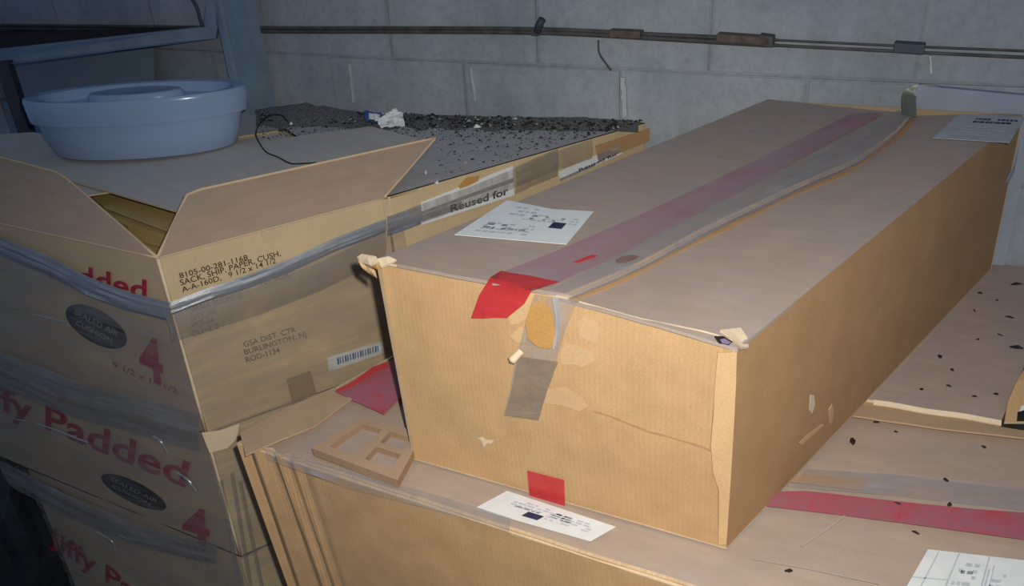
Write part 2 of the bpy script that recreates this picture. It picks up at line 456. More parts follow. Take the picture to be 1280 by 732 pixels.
sleeve(1117, 60, 1156, 62.5, .0095, M['steel_dark'], 'clip'); sleeve(760, 42.5, 800, 44.5, .008, M['rust'], 'coupling')
sleeve(664, 40, 674, 40, .009, M['pipe'], 'clip')
tube('bracket', [wall(671, 40, .03), wall(674, 31, .032), wall(678, 24, .034)], .009, M['steel_dark'], cd_)
tube('hanger_tail', smooth_line([wall(748, 50, .01), wall(749, 66, .01), wall(758, 80, .01), wall(764, 88, .01)], 14), .0022, M['pipe'], cd_)

# ------------------------------------------------------------------ long carton (the main one)
TB = .0055
A, B, Fp, E = at(470, 326, H), at(922, 436, H), at(960, 125, H), at(1279, 143, H)
ZB = Z + .002
D, C, G = at(516, 572, ZB), at(908, 684, ZB), at(1245, 342, ZB)
Lb = D + (G - C)
Lb = V((Fp.x - .004, Fp.y - .01, ZB))
G = V((E.x - .002, E.y - .012, ZB))
mb = thing('long_carton', (A + B + Fp + E) / 4 * 1.0, 'long brown cardboard carton with dusty taped top flaps lying on the wider carton', 'carton')
mb.location.z = ZB; ORG[mb.name] = V(mb.location)
FN = (B - A).cross(D - A).normalized();  FN = FN if FN.dot(EYE - A) > 0 else -FN
SN = (E - B).cross(C - B).normalized();  SN = SN if SN.dot(EYE - B) > 0 else -SN
UPZ = V((0, 0, 1)); dz = UPZ * .0004
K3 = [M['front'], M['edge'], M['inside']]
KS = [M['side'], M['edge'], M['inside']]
BOW = -(at(690, 367, H) - A).dot(FN) - .001
def fbow(u, v): return .004 * math.sin(math.pi * u) * math.sin(math.pi * v) - BOW * math.sin(math.pi * min(1, max(0, u))) ** .6 * max(0, v) ** 3
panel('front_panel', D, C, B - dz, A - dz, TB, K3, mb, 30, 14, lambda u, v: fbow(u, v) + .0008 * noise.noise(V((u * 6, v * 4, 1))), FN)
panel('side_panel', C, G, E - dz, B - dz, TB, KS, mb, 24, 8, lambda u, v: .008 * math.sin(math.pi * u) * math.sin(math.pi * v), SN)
panel('side_panel', D, Lb, Fp - dz, A - dz, TB, KS, mb, 8, 4, None, V((-1, -.3, 0)))
panel('back_panel', Lb, G, E - dz, Fp - dz, TB, KS, mb, 4, 4, None, WN)
panel('bottom_panel', D, C, G, Lb, .003, KS, mb, 2, 2, None, UPZ)
# top flaps: the left one overlaps and is lifted along the seam
seam_px = [(712, 370), (800, 334), (875, 295), (940, 264), (1015, 229), (1072, 203), (1120, 168), (1141, 143)]
seam = smooth_line([at(x, y, H + .004) for x, y in seam_px], 33)
left = lerp_line([A - FN * 0 + V((-.002, 0, .002)), Fp + UPZ * .002], 33)
def lump(u, v, k=1): return .0016 * noise.noise(V((u * 5, v * 9, 3)))
ribbon('top_flap', left, seam, TB, [M['top']], mb, UPZ, 12, lambda t, f: .0075 * f ** 5 * (.35 + .65 * math.sin(math.pi * min(1, t * 1.05))) + lump(t, f) * math.sin(math.pi * f), label='left top flap, its free edge lifted along the seam')
seam2 = [p + (B - A).normalized() * -.02 + UPZ * -.0065 for p in seam]
right = lerp_line([B + UPZ * .0005, E + UPZ * .0005], 33)
ribbon('top_flap', seam2, right, TB * .8, [M['top']], mb, UPZ, 12, lambda t, f: lump(t + 3, f) * math.sin(math.pi * f) + .002 * math.sin(math.pi * f))
# bare orange edge of the right flap beside the seam, and the pale cut edges at the front
ribbon('seam_strip', [p + UPZ * -.0045 for p in seam], [p + (B - A).normalized() * (.012 + .006 * math.sin(i * .7)) * .55 + UPZ * -.0045 for i, p in enumerate(seam)], .0006, M['side'], mb, UPZ, 2, label='bare brown board strip beside the seam')
ribbon('seam_edge', [p + (A - B).normalized() * .005 + UPZ * (.0012 + .0075 * (.35 + .65 * math.sin(math.pi * min(1, i / 32 * 1.05)))) for i, p in enumerate(seam)], [p + UPZ * (.0012 + .0075 * (.35 + .65 * math.sin(math.pi * min(1, i / 32 * 1.05)))) for i, p in enumerate(seam)], .0007, M['edge'], mb, UPZ, 2)
fe = lerp_line([at(470, 326, H + .001), at(560, 338, H), at(640, 353, H + .001), at(712, 371, H + .002)], 15)
ribbon('flap_edge', [p + FN * .0035 for p in fe], [p - UPZ * .0035 + FN * .0035 for p in fe], .002, M['cream'], mb, FN, 1)
fe = lerp_line([at(725, 375, H), at(800, 396, H + .001), at(890, 414, H + .002), at(926, 428, H)], 15)
ribbon('flap_edge', [p + FN * .0035 for p in fe], [p - UPZ * .0045 + FN * .0035 for p in fe], .002, M['cream'], mb, FN, 1)
TWIST = (C - A).dot(FN); STWIST = (G - B).dot(SN)
def front(px, py, off=.0): 
    q = on(px, py, A, FN); 
    # follow the gentle bulge of the front panel
    u = min(1, max(0, (q - D).dot((C - D).normalized()) / (C - D).length)); v = min(1, max(0, (q.z - Z) / .322))
    q = on(px, py, A + FN * (fbow(u, v) + TWIST * u * (1 - v)), FN)
    u = min(1, max(0, (q - D).dot((C - D).normalized()) / (C - D).length)); v = min(1, max(0, (q.z - Z) / .322))
    return on(px, py, A + FN * (fbow(u, v) + TWIST * u * (1 - v) + .0010 + off), FN)
def side(px, py, off=.001):
    q = on(px, py, B, SN)
    for _ in range(3):
        u = min(1, max(0, (q - C).dot((G - C).normalized()) / (G - C).length)); v = min(1, max(0, (q.z - Z) / .322))
        q = on(px, py, B + SN * (.008 * math.sin(math.pi * u) * math.sin(math.pi * v) + STWIST * u * (1 - v) + off), SN)
    return q
# tapes along the top
def toph(px, py, dz_=.0032): return at(px, py, H + dz_)
def tph(x, y): return at(x, y, H + .0056)
rl = lerp_line([tph(618, 343), tph(700, 312), tph(790, 273), tph(880, 231), tph(970, 188), tph(1065, 141)], 22)
rr = lerp_line([tph(690, 360), tph(775, 322), tph(860, 277), tph(938, 235), tph(1018, 190), tph(1104, 143)], 22)
ribbon('red_tape', rl, rr, .0006, M['red_faded'], mb, UPZ, 6, lambda t, f: .0034 * f ** 1.5 + lump(t, .5 + f * .2), label='red tape on top, faded under dust')
ribbon('red_tape_tail', [tph(626, 339) + UPZ * .001, toph(617, 344, .010) + FN * .008, front(609, 353, .006), front(599, 368, .003), front(588, 398, .002)], [tph(700, 356) + UPZ * .005, toph(676, 358, .011) + FN * .008, front(664, 364, .006), front(655, 380, .003), front(634, 397, .002)], .0006, M['redtape'], mb, FN, 6, lambda t, f: .001 * math.sin(9 * f + 5 * t), label='bright red tape end folded down the front')
for xs in ([(716, 327), (740, 318), (748, 319), (722, 328)],):
    sheet('red_scrape', [toph(x, y, .0105) for x, y in xs], .0004, M['redtape'], mb)
for xs in ([(770, 324), (778, 320), (792, 318), (799, 320), (794, 324), (782, 328), (772, 328)],):
    sheet('scuff', [toph(x, y, .0115) for x, y in xs], .0004, M['stain'], mb)
cl = lerp_line([toph(690, 362, .008), toph(775, 319, .008), toph(862, 274, .0095), toph(936, 236, .0105), toph(1016, 193, .0105), toph(1074, 162, .009), toph(1124, 138, .007)], 26)
cr_ = lerp_line([toph(722, 372, .008), toph(806, 335, .011), toph(882, 295, .013), toph(948, 263, .014), toph(1022, 228, .014), toph(1078, 202, .013), toph(1140, 145, .009)], 26)
ribbon('clear_tape', cl, cr_, .0005, M['cthin'], mb, UPZ, 5, lambda t, f: .002 + .0012 * noise.noise(V((t * 12, f * 3, 0))), label='dusty clear tape over the seam')
# the tape's far end stands up and bends onto the wall
tl = smooth_line([toph(1128, 142, .012), at(1126, 128, H + .012) + UPZ * .012, wall(1131, 113, .022), wall(1140, 107, .02), wall(1160, 106, .016), wall(1190, 111, .012)], 20)
tr_ = smooth_line([toph(1146, 147, .012), at(1144, 132, H + .012) + UPZ * .012, wall(1146, 121, .022), wall(1150, 111, .02), wall(1162, 109.5, .016), wall(1188, 113.5, .012)], 20)
ribbon('tape_curl', tl, tr_, .0008, M['olive'], mb, -WN, 3, label='loose olive-grey tape end curled up at the wall')
# clear tape and torn board on the front
ribbon('tape_tail', [front(668, 368, .004), front(655, 410, .004), front(645, 450, .0035), front(638, 485, .003), front(630, 519, .003)],
       [front(722, 375, .004), front(706, 415, .004), front(695, 452, .0035), front(683, 488, .003), front(673, 525, .003)], .0005, M['cthin'], mb, FN, 6,
       lambda t, f: .0015 * noise.noise(V((t * 7, f * 4, 2))), label='brownish clear tape end hanging down the front')
for nm, mt, off, pts in (
    ('torn_patch', 'pale', .0012, [(636, 366), (668, 366), (664, 380), (650, 396), (637, 404), (634, 388)]),
    ('torn_patch', 'pale', .0018, [(636, 392), (650, 386), (662, 384), (660, 396), (648, 405), (637, 406)]),
    ('torn_patch', 'pale', .0016, [(637, 420), (650, 408), (660, 412), (658, 428), (645, 428)]),
    ('inner_liner', 'liner', .0062, [(668, 378), (677, 376), (688, 388), (694, 408), (695, 424), (688, 436), (672, 433), (660, 424), (657, 405), (661, 388)]),
    ('torn_patch', 'scuffed', .0004, [(722, 402), (730, 395), (742, 400), (749, 414), (748, 430), (738, 427), (724, 420)]),
    ('torn_patch', 'scuffed', .0003, [(706, 428), (720, 431), (741, 440), (743, 450), (728, 459), (716, 455), (702, 456), (700, 446)]),
    ('torn_patch', 'scuffed', .0004, [(684, 486), (705, 484), (726, 496), (734, 508), (724, 514), (700, 506), (680, 504)]),
    ('scuff', 'cream', .0012, [(597, 547), (603, 546), (606, 549), (618, 550), (614, 554), (608, 554), (605, 559), (602, 551)]),
    ('red_tape', 'redtape', .0012, [(659, 588), (705, 600), (706, 633), (662, 621)]),
):
    sheet(nm, [front(x, y, off) for x, y in pts], .0006, M[mt], mb, FN, label={'inner_liner': 'deep orange inner board showing through the tear', 'red_tape': 'square red tape end low on the front panel'}.get(nm))
ribbon('tape_tail', lerp_line([front(648, 445, .0045), front(640, 485, .004), front(631, 519, .0035)], 8), lerp_line([front(698, 452, .0045), front(684, 488, .004), front(673, 525, .0035)], 8), .0004, M['btape'], mb, FN, 6, lambda t, f: .0015 * noise.noise(V((t * 5, f * 4, 5))), label='brown lower half of the hanging tape')
tube('paper_curl', lerp_line([front(652, 438, .005), front(646, 444, .008), front(639, 451, .013)], 6), lambda t: .0048 + .001 * t, M['cream'], mb, 12, label='small curled roll of torn paper')
sheet('curl_hole_shade', [front(638.6, 451.3, .0142) + (FN.cross(UPZ) * math.cos(t) + UPZ * math.sin(t)) * .0032 for t in [i * math.pi / 5 for i in range(10)]], .0003, M['crack'], mb, FN)  # brown disc drawn as the shaded inside of the roll
ribbon('tape_highlight', [front(690, 372, .0075), front(694, 395, .008), front(694, 418, .0075), front(690, 436, .007)], [front(698, 372, .0075), front(702, 395, .008), front(699, 418, .0075), front(693, 436, .007)], .0006, M['glint'], mb, FN, 2, label='white highlight painted on the clear tape')  # whitish strip laid on as the gloss highlight of the tape
# crease and peeled corner on the right of the front panel
cx = [(742, 514), (765, 521), (790, 531), (812, 540), (840, 547), (870, 556), (896, 566)]
cjag = [(cx[j][0] + (cx[j + 1][0] - cx[j][0]) * f, cx[j][1] + (cx[j + 1][1] - cx[j][1]) * f) for j in range(len(cx) - 1) for f in (0, .33, .66)] + [cx[-1]]
for j in range(0, len(cjag) - 3, 3):
    sg = cjag[j:j + 4]
    up_ = [front(x, y - R.uniform(.6, 1.8), -.0002) for x, y in sg]; dn_ = [front(x, y + R.uniform(.6, 1.8), -.0002) for x, y in sg]
    sheet('crease', up_ + dn_[::-1], .0004, M['side'], mb, FN)
ll = [(898, 440), (895, 480), (892, 520), (889, 556), (893, 590), (899, 612), (899, 650), (899, 679)]
rrp = [(921, 440), (920, 480), (918, 520), (916, 556), (914, 590), (912, 620), (910, 650), (908, 680)]
ribbon('corner_liner', [front(x, y, .001) for x, y in ll], [front(x, y, .001) for x, y in rrp], .0015, M['pale'], mb, FN, 3, lambda t, f: .002 * (1 - f) * (1 + math.sin(t * 14)), label='pale peeled liner down the front right corner')
sheet('corner_crack', [front(x - 1.3, y, .0002) for x, y in ll] + [front(x + .8, y, .0002) for x, y in ll[::-1]], .0004, M['crack'], mb, FN)
sheet('corner_hole_shade', [front(x, y, .0042) for x, y in [(893, 420), (904, 420), (916, 427), (911, 431), (898, 429)]], .0006, M['black'], mb, FN)  # black sheet painted for the shade inside the torn hole
sheet('corner_scrap', [front(x, y, .0052) for x, y in [(900, 424), (906, 423), (914, 428), (910, 430), (903, 429)]], .0006, plain('mauve_scrap', (.20, .15, .26), .6), mb, FN)
ribbon('torn_corner', [toph(900, 412, .004), toph(916, 422, .004), front(926, 434, .004)], [toph(926, 409, .004), toph(934, 421, .003), side(936, 432)], .003, M['cream'], mb, UPZ, 3, label='torn pale board at the front right top corner')
# torn front left corner
for mt, pts in (('cream', [(446, 321, .004), (452, 317, .008), (470, 320, .010), (474, 327, .006), (462, 331, .0), (452, 328, -.004)]),
                ('pale', [(447, 324, -.002), (458, 331, -.004), (468, 337, -.012), (470, 346, -.022), (463, 342, -.022), (452, 334, -.010)]),
                ('cream', [(472, 323, .008), (486, 320, .012), (495, 324, .010), (486, 329, .004), (476, 334, -.004)]),
                ('liner', [(458, 327, .000), (470, 325, .002), (478, 328, .0), (472, 336, -.01), (464, 333, -.01)])):
    ps = [at(x, y, H + k) for x, y, k in pts]
    cpt = sum(ps, V()) / len(ps) + UPZ * .003
    vs = ps + [cpt] + [p - UPZ * .003 - FN * .002 for p in ps] + [cpt - UPZ * .004]
    k = len(ps); fs = [[i, (i + 1) % k, k] for i in range(k)] + [[k + 1 + (i + 1) % k, k + 1 + i, 2 * k + 1] for i in range(k)] + [[(i + 1) % k, i, k + 1 + i, k + 1 + (i + 1) % k] for i in range(k)]
    o = mk('torn_corner', vs, fs, M[mt], mb, uvs=[(v.x, v.y) for v in vs])
    bm = bmesh.new(); bm.from_mesh(o.data); bmesh.ops.recalc_face_normals(bm, faces=bm.faces); bm.to_mesh(o.data); bm.free()
# right side panel: little tears
for mt, pts in (('cream', [(1013, 493), (1018, 494), (1019, 506), (1015, 517), (1012, 512)]), ('pale', [(999, 553), (1012, 541), (1028, 529), (1030, 531), (1014, 545), (1002, 556)]),
                ('pale', [(1036, 512), (1040, 505), (1042, 512), (1040, 530), (1037, 528)])):
    sheet('small_tear', [side(x, y, .0012) for x, y in pts], .0006, M[mt], mb, SN)
sheet('side_tape', [side(x, y, .002) for x, y in [(1275, 176), (1280, 172), (1274, 205), (1262, 226), (1257, 228), (1268, 205)]], .0006, M['paper2'], mb, SN, label='pale strip of tape at the far end of the side')
# labels on the top
def print_rects(name, q, rects, m, parent, n, lift=.0006):
    """flat printed bars given in the label's own 0..1 frame q = [p00, p10, p11, p01]"""
    vs, fs = [], []
    for x0, y0, x1, y1 in rects:
        k = len(vs)
        for u, v in ((x0, y0), (x1, y0), (x1, y1), (x0, y1)):
            vs.append(q[0] * (1 - u) * (1 - v) + q[1] * u * (1 - v) + q[2] * u * v + q[3] * (1 - u) * v + n * lift)
        f = [k, k + 1, k + 2, k + 3]
        if (q[1] - q[0]).cross(q[3] - q[0]).dot(n) < 0: f = f[::-1]
        fs.append(f)
    return mk(name, vs, fs, m, parent, kind='stuff')
def words(x0, x1, y0, y1, rows, seed, fill=.62):
    q = random.Random(seed); out = []
    for i in range(rows):
        y = y0 + (y1 - y0) * i / rows; h = (y1 - y0) / rows * .55; x = x0 + q.uniform(0, .02)
        while x < x1 - .03:
            wd = q.uniform(.02, .075)
            if q.random() < fill + .2: out.append((x, y, min(x + wd, x1), y + h))
            x += wd + q.uniform(.008, .02)
    return out
zt = .0065
q = [toph(568, 293, zt), toph(708, 305, zt), toph(742, 264, zt), toph(634, 250, zt)]
lab = sheet('address_label', q[:3] + [toph(690, 261, zt), q[3]], .0008, M['paper'], mb, label='white shipping label on the left top flap')
print_rects('print', q, words(.12, .62, .12, .42, 4, 3) + words(.40, .95, .52, .74, 3, 4) + words(.2, .5, .62, .9, 3, 6, .5), M['lightink'], lab, UPZ)
print_rects('print', q, words(.14, .55, .22, .4, 2, 8, .3) + words(.45, .80, .56, .72, 2, 9, .3), M['greyink'], lab, UPZ)
print_rects('print', q, [(.72, .38, .85, .55)], M['navyink'], lab, UPZ, .0008)
q = [toph(1166, 172, .004), toph(1262, 178, .004), toph(1282, 146, .004), toph(1200, 142, .004)]
lab = sheet('address_label', q, .0008, M['paper2'], mb, label='dusty white label at the far end of the top')
print_rects('print', q, words(.3, .95, .66, .9, 2, 12), M['navyink'], lab, UPZ)
print_rects('print', q, words(.2, .9, .15, .55, 4, 13), M['lightink'], lab, UPZ)

# ------------------------------------------------------------------ wide lower carton
def lowz(y3): return 0
c0, c1 = at(298, 552, Z), at(860, 733, Z)                    # front left corner and a point on the front edge
fd = (c1 - c0).normalized(); fr = c0 + fd * 1.22              # the front edge runs on past the frame
l1 = at(480, 450, Z); ldv = (l1 - c0).normalized()
zc_ = Z - .010
cr0, cr1 = at(1090, 512, zc_), at(1280, 541, zc_)
bd = (cr1 - cr0).normalized(); cr2 = cr1 + bd * .35
_den = ldv.x * bd.y - ldv.y * bd.x
_t = ((cr0.x - c0.x) * bd.y - (cr0.y - c0.y) * bd.x) / _den
bk0 = c0 + ldv * _t; bk0.z = Z; cl0 = V((bk0.x, bk0.y, zc_))
fr2 = V((fr.x, fr.y, Z))
lc = thing('wide_carton', (c0.x + .4, c0.y + .1, 0), 'wide low cardboard carton with a crushed left corner under the long carton', 'carton')
LFN = V((fd.y, -fd.x, 0)); LFN = LFN if LFN.dot(EYE - c0) > 0 else -LFN
LLN = V((-ldv.y, ldv.x, 0)); LLN = LLN if LLN.x < 0 else -LLN
def pleat(u, v):
    k = max(0, 1 - u / .13); ph = u * 190 + 8 * noise.noise(V((u * 14, v * .8, 5))) + .8 * v
    tri = abs((ph / math.pi) % 2 - 1) * 2 - 1
    return .0055 * tri * min(1, k * 2.0) * (.7 + .3 * v) + .0025 * noise.noise(V((u * 9, v * 3, 0)))
lean = V((.085, -.02, 0))
def low(p): return V((p.x, p.y, 0))
panel('front_panel', low(c0) + lean, low(fr) + lean, fr, c0, TB, [M['low_front'], M['edge'], M['inside']], lc, 260, 6, pleat, LFN)
panel('left_panel', low(c0) + lean, low(bk0), bk0, c0, TB, [M['low_front'], M['edge'], M['inside']], lc, 4, 2, None, LLN)
panel('back_panel', low(cl0), low(cr2), cr2, cl0, TB, [M['low_front'], M['edge'], M['inside']], lc, 4, 2, None, -LFN)
panel('right_panel', low(fr) + lean, low(cr2), cr2, fr, TB, [M['low_front'], M['edge'], M['inside']], lc, 4, 2, None, V((1, .3, 0)))
def lowtop(u, v): return -.0025 + .0022 * noise.noise(V((u * 7, v * 5, 2))) - .004 * v * v
panel('top_panel', c0, fr, cr2, cl0, TB, [M['low_top'], M['edge'], M['inside']], lc, 30, 16, lowtop, UPZ)
# rounded pale edge along the front of the top
ribbon('front_edge', [p + UPZ * -.0005 - LFN * .004 for p in lerp_line([c0, fr], 40)], [p - UPZ * .003 + LFN * .003 for p in lerp_line([c0, fr], 40)], .003, M['edge'], lc, (UPZ + LFN), 2, lambda t, f: .0015 * noise.noise(V((t * 30, 0, 0))))
# crushed flap ends at the left corner
lo_ = lambda x, y, k=.0: at(x, y, Z + k)
ribbon('crushed_flap', [lo_(300, 540, .004), lo_(322, 530, .006), lo_(360, 508, .006), lo_(420, 484, .004)], [lo_(306, 566, .004), lo_(350, 552, .010), lo_(392, 530, .007), lo_(440, 500, .003)], .003, M['tan_top'], lc, UPZ, 4, lambda t, f: .004 * math.sin(9 * t + 5 * f), label='buckled flap at the crushed left corner')
ribbon('clear_tape', [lo_(330, 560, .006), lo_(450, 592, .004), lo_(560, 622, .003), lo_(640, 648, .003)], [lo_(335, 574, .006), lo_(445, 612, .004), lo_(556, 640, .003), lo_(636, 664, .003)], .0005, M['cthin'], lc, UPZ, 3)
# red tape across the top
ta = [(966, 614), (1010, 613), (1060, 619), (1130, 627), (1210, 635), (1290, 641)]
tb_ = [(958, 632), (1010, 638), (1060, 644), (1130, 653), (1210, 664), (1290, 675)]
ribbon('red_tape', lerp_line([lo_(x, y, .003) for x, y in ta], 16), lerp_line([lo_(x, y, .003) for x, y in tb_], 16), .0006, M['red_dusty'], lc, UPZ, 4, label='red tape strip right of the long carton')
ribbon('red_tape', [lo_(418, 489, .006), lo_(446, 474, .012), lo_(470, 458, .016), lo_(498, 446, .010)], [lo_(480, 518, .004), lo_(490, 508, .006), lo_(500, 498, .006), lo_(512, 488, .006)], .0006, M['red_dusty'], lc, UPZ, 6, lambda t, f: .004 * noise.noise(V((t * 5, f * 4, 7))), label='crinkled red tape end at the left edge')
ribbon('tape_wrinkle', [lo_(420, 487, .011), lo_(440, 477, .017), lo_(466, 458, .022), lo_(484, 452, .022)], [lo_(424, 489, .011), lo_(444, 480, .017), lo_(470, 463, .022), lo_(486, 458, .022)], .0006, M['redtape'], lc, UPZ, 2)
ribbon('tape_residue', lerp_line([lo_(1000, 592, .0015), lo_(1082, 598, .0015)], 8), lerp_line([lo_(988, 602, .0015), lo_(1076, 612, .0015)], 8), .0005, M['side'], lc, UPZ, 2)
ribbon('clear_tape', lerp_line([lo_(1010, 585, .003), lo_(1120, 592, .003), lo_(1290, 612, .003)], 12), lerp_line([lo_(990, 608, .003), lo_(1110, 618, .003), lo_(1290, 638, .003)], 12), .0005, M['cthin'], lc, UPZ, 3)
for pts in ([(1000, 681), (1030, 661), (1058, 642), (1059, 643), (1033, 663), (1003, 683)], [(940, 697), (1010, 709.5), (1100, 728.5), (1100, 730), (1010, 711), (940, 698.5)]):
    sheet('scratch', [lo_(x, y, .0025) for x, y in pts], .0003, M['faint'], lc)
# raised flap strip along the back crease
ribbon('crease_strip', lerp_line([lo_(1078, 506, -.004), lo_(1180, 522, -.004), lo_(1300, 541, -.004)], 14), lerp_line([lo_(1066, 521, -.003), lo_(1175, 537, -.003), lo_(1300, 551, -.003)], 14), .003, M['tan_top'], lc, UPZ, 2, lambda t, f: .003 * f + .001 * noise.noise(V((t * 9, f, 0))), label='bare brown strip along the back crease')
# labels
q = [lo_(593, 635, .003), lo_(738, 676, .003), lo_(770, 658, .003), lo_(634, 613, .003)]
lab = sheet('address_label', q, .0007, M['paper'], lc, label='white shipping label half under the long carton')
print_rects('print', q, words(.16, .55, .55, .85, 3, 21) + words(.5, .9, .35, .8, 4, 22, .4), M['lightink'], lab, UPZ)
print_rects('print', q, words(.2, .44, .5, .6, 1, 23, .8) + words(.52, .72, .5, .78, 3, 24, .5), M['greyink'], lab, UPZ)
print_rects('print', q, [(.36, .22, .50, .46)], M['navyink'], lab, UPZ, .0008)
q = [lo_(1126, 745, .003), lo_(1300, 757, .003), lo_(1300, 702, .003), lo_(1160, 686, .003)]
lab = sheet('address_label', q, .0007, M['paper'], lc, label='white label with ruled columns at the near right corner')
rules = [(.10, .0, .112, .97), (.28, 0, .295, 1), (.55, 0, .563, 1), (.0, .38, .28, .40), (.575, .1, .59, .7), (.61, .2, .62, .8)]
print_rects('print', q, rules + words(.60, .76, .3, .8, 4, 30, .3) + words(.32, .5, .3, .85, 4, 31, .3), M['lightink'], lab, UPZ)
print_rects('print', q, words(.36, .46, .55, .68, 1, 32, .6) + words(.72, .8, .35, .6, 2, 33, .4) + [(.88, .0, 1.0, .62)], M['greyink'], lab, UPZ)
# board frame insert lying by the left edge
fq = [at(390, 560, Z + .018), at(497, 600, Z + .018), at(529, 540, Z + .018), at(452, 521, Z + .018)]
fr_ = thing('divider_frame', at(450, 570, Z), 'flat brown lattice frame of cardboard left of the long carton', 'cardboard frame')
def fpt(u, v): return fq[0] * (1 - u) * (1 - v) + fq[1] * u * (1 - v) + fq[2] * u * v + fq[3] * (1 - u) * v
def bar(u0, v0, u1, v1, m='frame_side'):
    t = [fpt(u0, v0), fpt(u1, v0), fpt(u1, v1), fpt(u0, v1)]
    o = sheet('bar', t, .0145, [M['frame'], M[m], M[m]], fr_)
bar(0, 0, 1, .16); bar(0, .84, 1, 1); bar(0, .16, .12, .84); bar(.88, .16, 1, .84); bar(.44, .16, .56, .84)
bar(.56, .46, .88, .56)
o = sheet('backing', [fpt(.1, .1) - UPZ * .011, fpt(.9, .1) - UPZ * .011, fpt(.9, .9) - UPZ * .011, fpt(.1, .9) - UPZ * .011], .0025, M['top'], fr_)

# ------------------------------------------------------------------ neighbouring carton at the right rear
zn = Z - .001
n0, n1 = at(1092, 500, zn), at(1252, 525, zn); nd_ = (n1 - n0).normalized()
n00 = n0 - nd_ * .42
wl = wall(1100, 330, .012); wr = wall(1290, 352, .012)
nb = thing('dusty_carton', (n1.x - .1, n1.y + .2, 0), 'dusty cardboard carton by the wall, behind the red tape strip', 'carton')
far1 = V((wr.x + .03, wr.y - .02, zn)); far0 = V((wl.x - .2, wl.y + .08, zn))
nr = at(1284, 448, zn)
ncorner = [n00, n1, nr, far1 + WD * .10, ws((far0 - W0).dot(WD), zn, .012)]
ncorner[3] = ws((far1 - W0).dot(WD) + .06, zn, .012)
sheet('top_panel', ncorner, TB, [M['top'], M['cream'], M['inside']], nb)
k = len(ncorner)
for i, nm in enumerate(('front_panel', 'torn_end', 'right_panel', 'back_panel', 'left_panel')):
    a, b_ = ncorner[i], ncorner[(i + 1) % k]
    d_ = UPZ * TB
    nout = V(((b_ - a).y, -(b_ - a).x, 0))
    panel(nm, low(a), low(b_), b_ - d_, a - d_, TB, [M['side'], M['edge'], M['inside']], nb, 2, 2, None, nout)
ribbon('flap_edge', lerp_line([n0 + UPZ * .001, n1 + UPZ * .001], 10), lerp_line([n0 - UPZ * .004 + nd_.cross(UPZ) * .006, n1 - UPZ * .004 + nd_.cross(UPZ) * .006], 10), .002, M['cream'], nb, UPZ, 2, lambda t, f: .001 * math.sin(11 * t))
# torn board standing at the right of it
tp = thing('torn_board', at(1268, 526, Z), 'torn scrap of bare orange cardboard at the right edge by the dusty carton', 'cardboard scrap')
b0 = at(1256, 527, Z + .001); bdir = (at(1283, 450, Z + .002) - b0).normalized()
ns = V((bdir.y, -bdir.x, 0))
pts = [b0, at(1276, 527, Z + .001), at(1292, 527, Z + .001), at(1294, 468, Z + .030), at(1284, 455, Z + .032), at(1270, 478, Z + .024), at(1260, 502, Z + .012)]
sheet('board', pts, .005, [M['front'], M['cream'], M['inside']], tp, (pts[1] - pts[0]).cross(pts[5] - pts[0]))
nn = (pts[1] - pts[0]).cross(pts[5] - pts[0]).normalized()
def onb(x, y, o=.001): return on(x, y, pts[0] + nn * o, nn)
sheet('slot_shade', [onb(x, y) for x, y in [(1271, 526), (1272, 515), (1282, 508), (1291, 507), (1291, 526)]], .0005, M['black'], tp, nn, label='black sheet painted as the shade in the hole of the scrap')  # no real opening, its shade is a black sheet on the board
sheet('paper_bit', [onb(x, y, .002) for x, y in [(1274, 514), (1277, 507), (1284, 505), (1284, 511)]], .0005, M['paper'], tp, nn)

# pale slab behind the long carton
sl = [wall(1142, 111, .02), wall(1149, 106.5, .02), wall(1180, 110, .02), wall(1300, 121, .02)]
a0 = V((wall(1146, 140, .02).x, wall(1146, 140, .02).y, Z + .0)); a1 = wall(1300, 140, .02); a1.z = Z
o = sheet('slab', sl + [V((a1.x, a1.y, zn + .0005)), V((a0.x, a0.y, zn + .0005))], .016, M['slab'], None, -WN)
setp(o, 'pale bluish grey slab standing against the wall behind the long carton', 'slab')

# ------------------------------------------------------------------ wrapped stack of cartons on the left
ZS = Z + .25
K = at(197, 322, ZS); SS = at(481, 247, ZS); RR = at(807, 154, ZS)
TD = (SS - K).normalized(); NIN = V((-TD.y, TD.x, 0)); TN = -NIN
L0 = at(0, 279, ZS); LD = (L0 - K).normalized(); LN = V((-LD.y, LD.x, 0)); LN = LN if LN.dot(EYE - K) > 0 else -LN
N_ = K + LD * .9; M_ = SS + NIN * .60
def txt(px, py, off=.0): return on(px, py, K + TN * off, TN)
def lft(px, py, off=.0): return on(px, py, K + LN * off, LN)
def carton_body(root, quad, z0, z1, mats, names, top=True, skip=()):
    k = len(quad); cen = sum(quad, V()) / k
    for i in range(k):
        if i in skip: continue
        a, b_ = quad[i], quad[(i + 1) % k]
        nout = V(((b_ - a).y, -(b_ - a).x, 0)).normalized()
        if nout.dot((a + b_) / 2 - cen) < 0: nout = -nout
        up_ = lambda p, z: V((p.x, p.y, z))
        panel(names[i], up_(a, z0), up_(b_, z0), up_(b_, z1), up_(a, z1), TB, [mats[i], M['edge'], M['inside']], root, 10, 4, lambda u, v: .003 * math.sin(math.pi * u) * math.sin(math.pi * v), nout)
    if top: sheet('top_panel', [V((p.x, p.y, z1)) for p in quad], TB, [M['dirt_top'], M['edge'], M['inside']], root)
quad = [K, SS, M_, N_]
nms = ['text_panel', 'right_panel', 'back_panel', 'left_panel']
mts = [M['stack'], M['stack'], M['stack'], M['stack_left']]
z1b, z2b = Z - .122, Z - .44
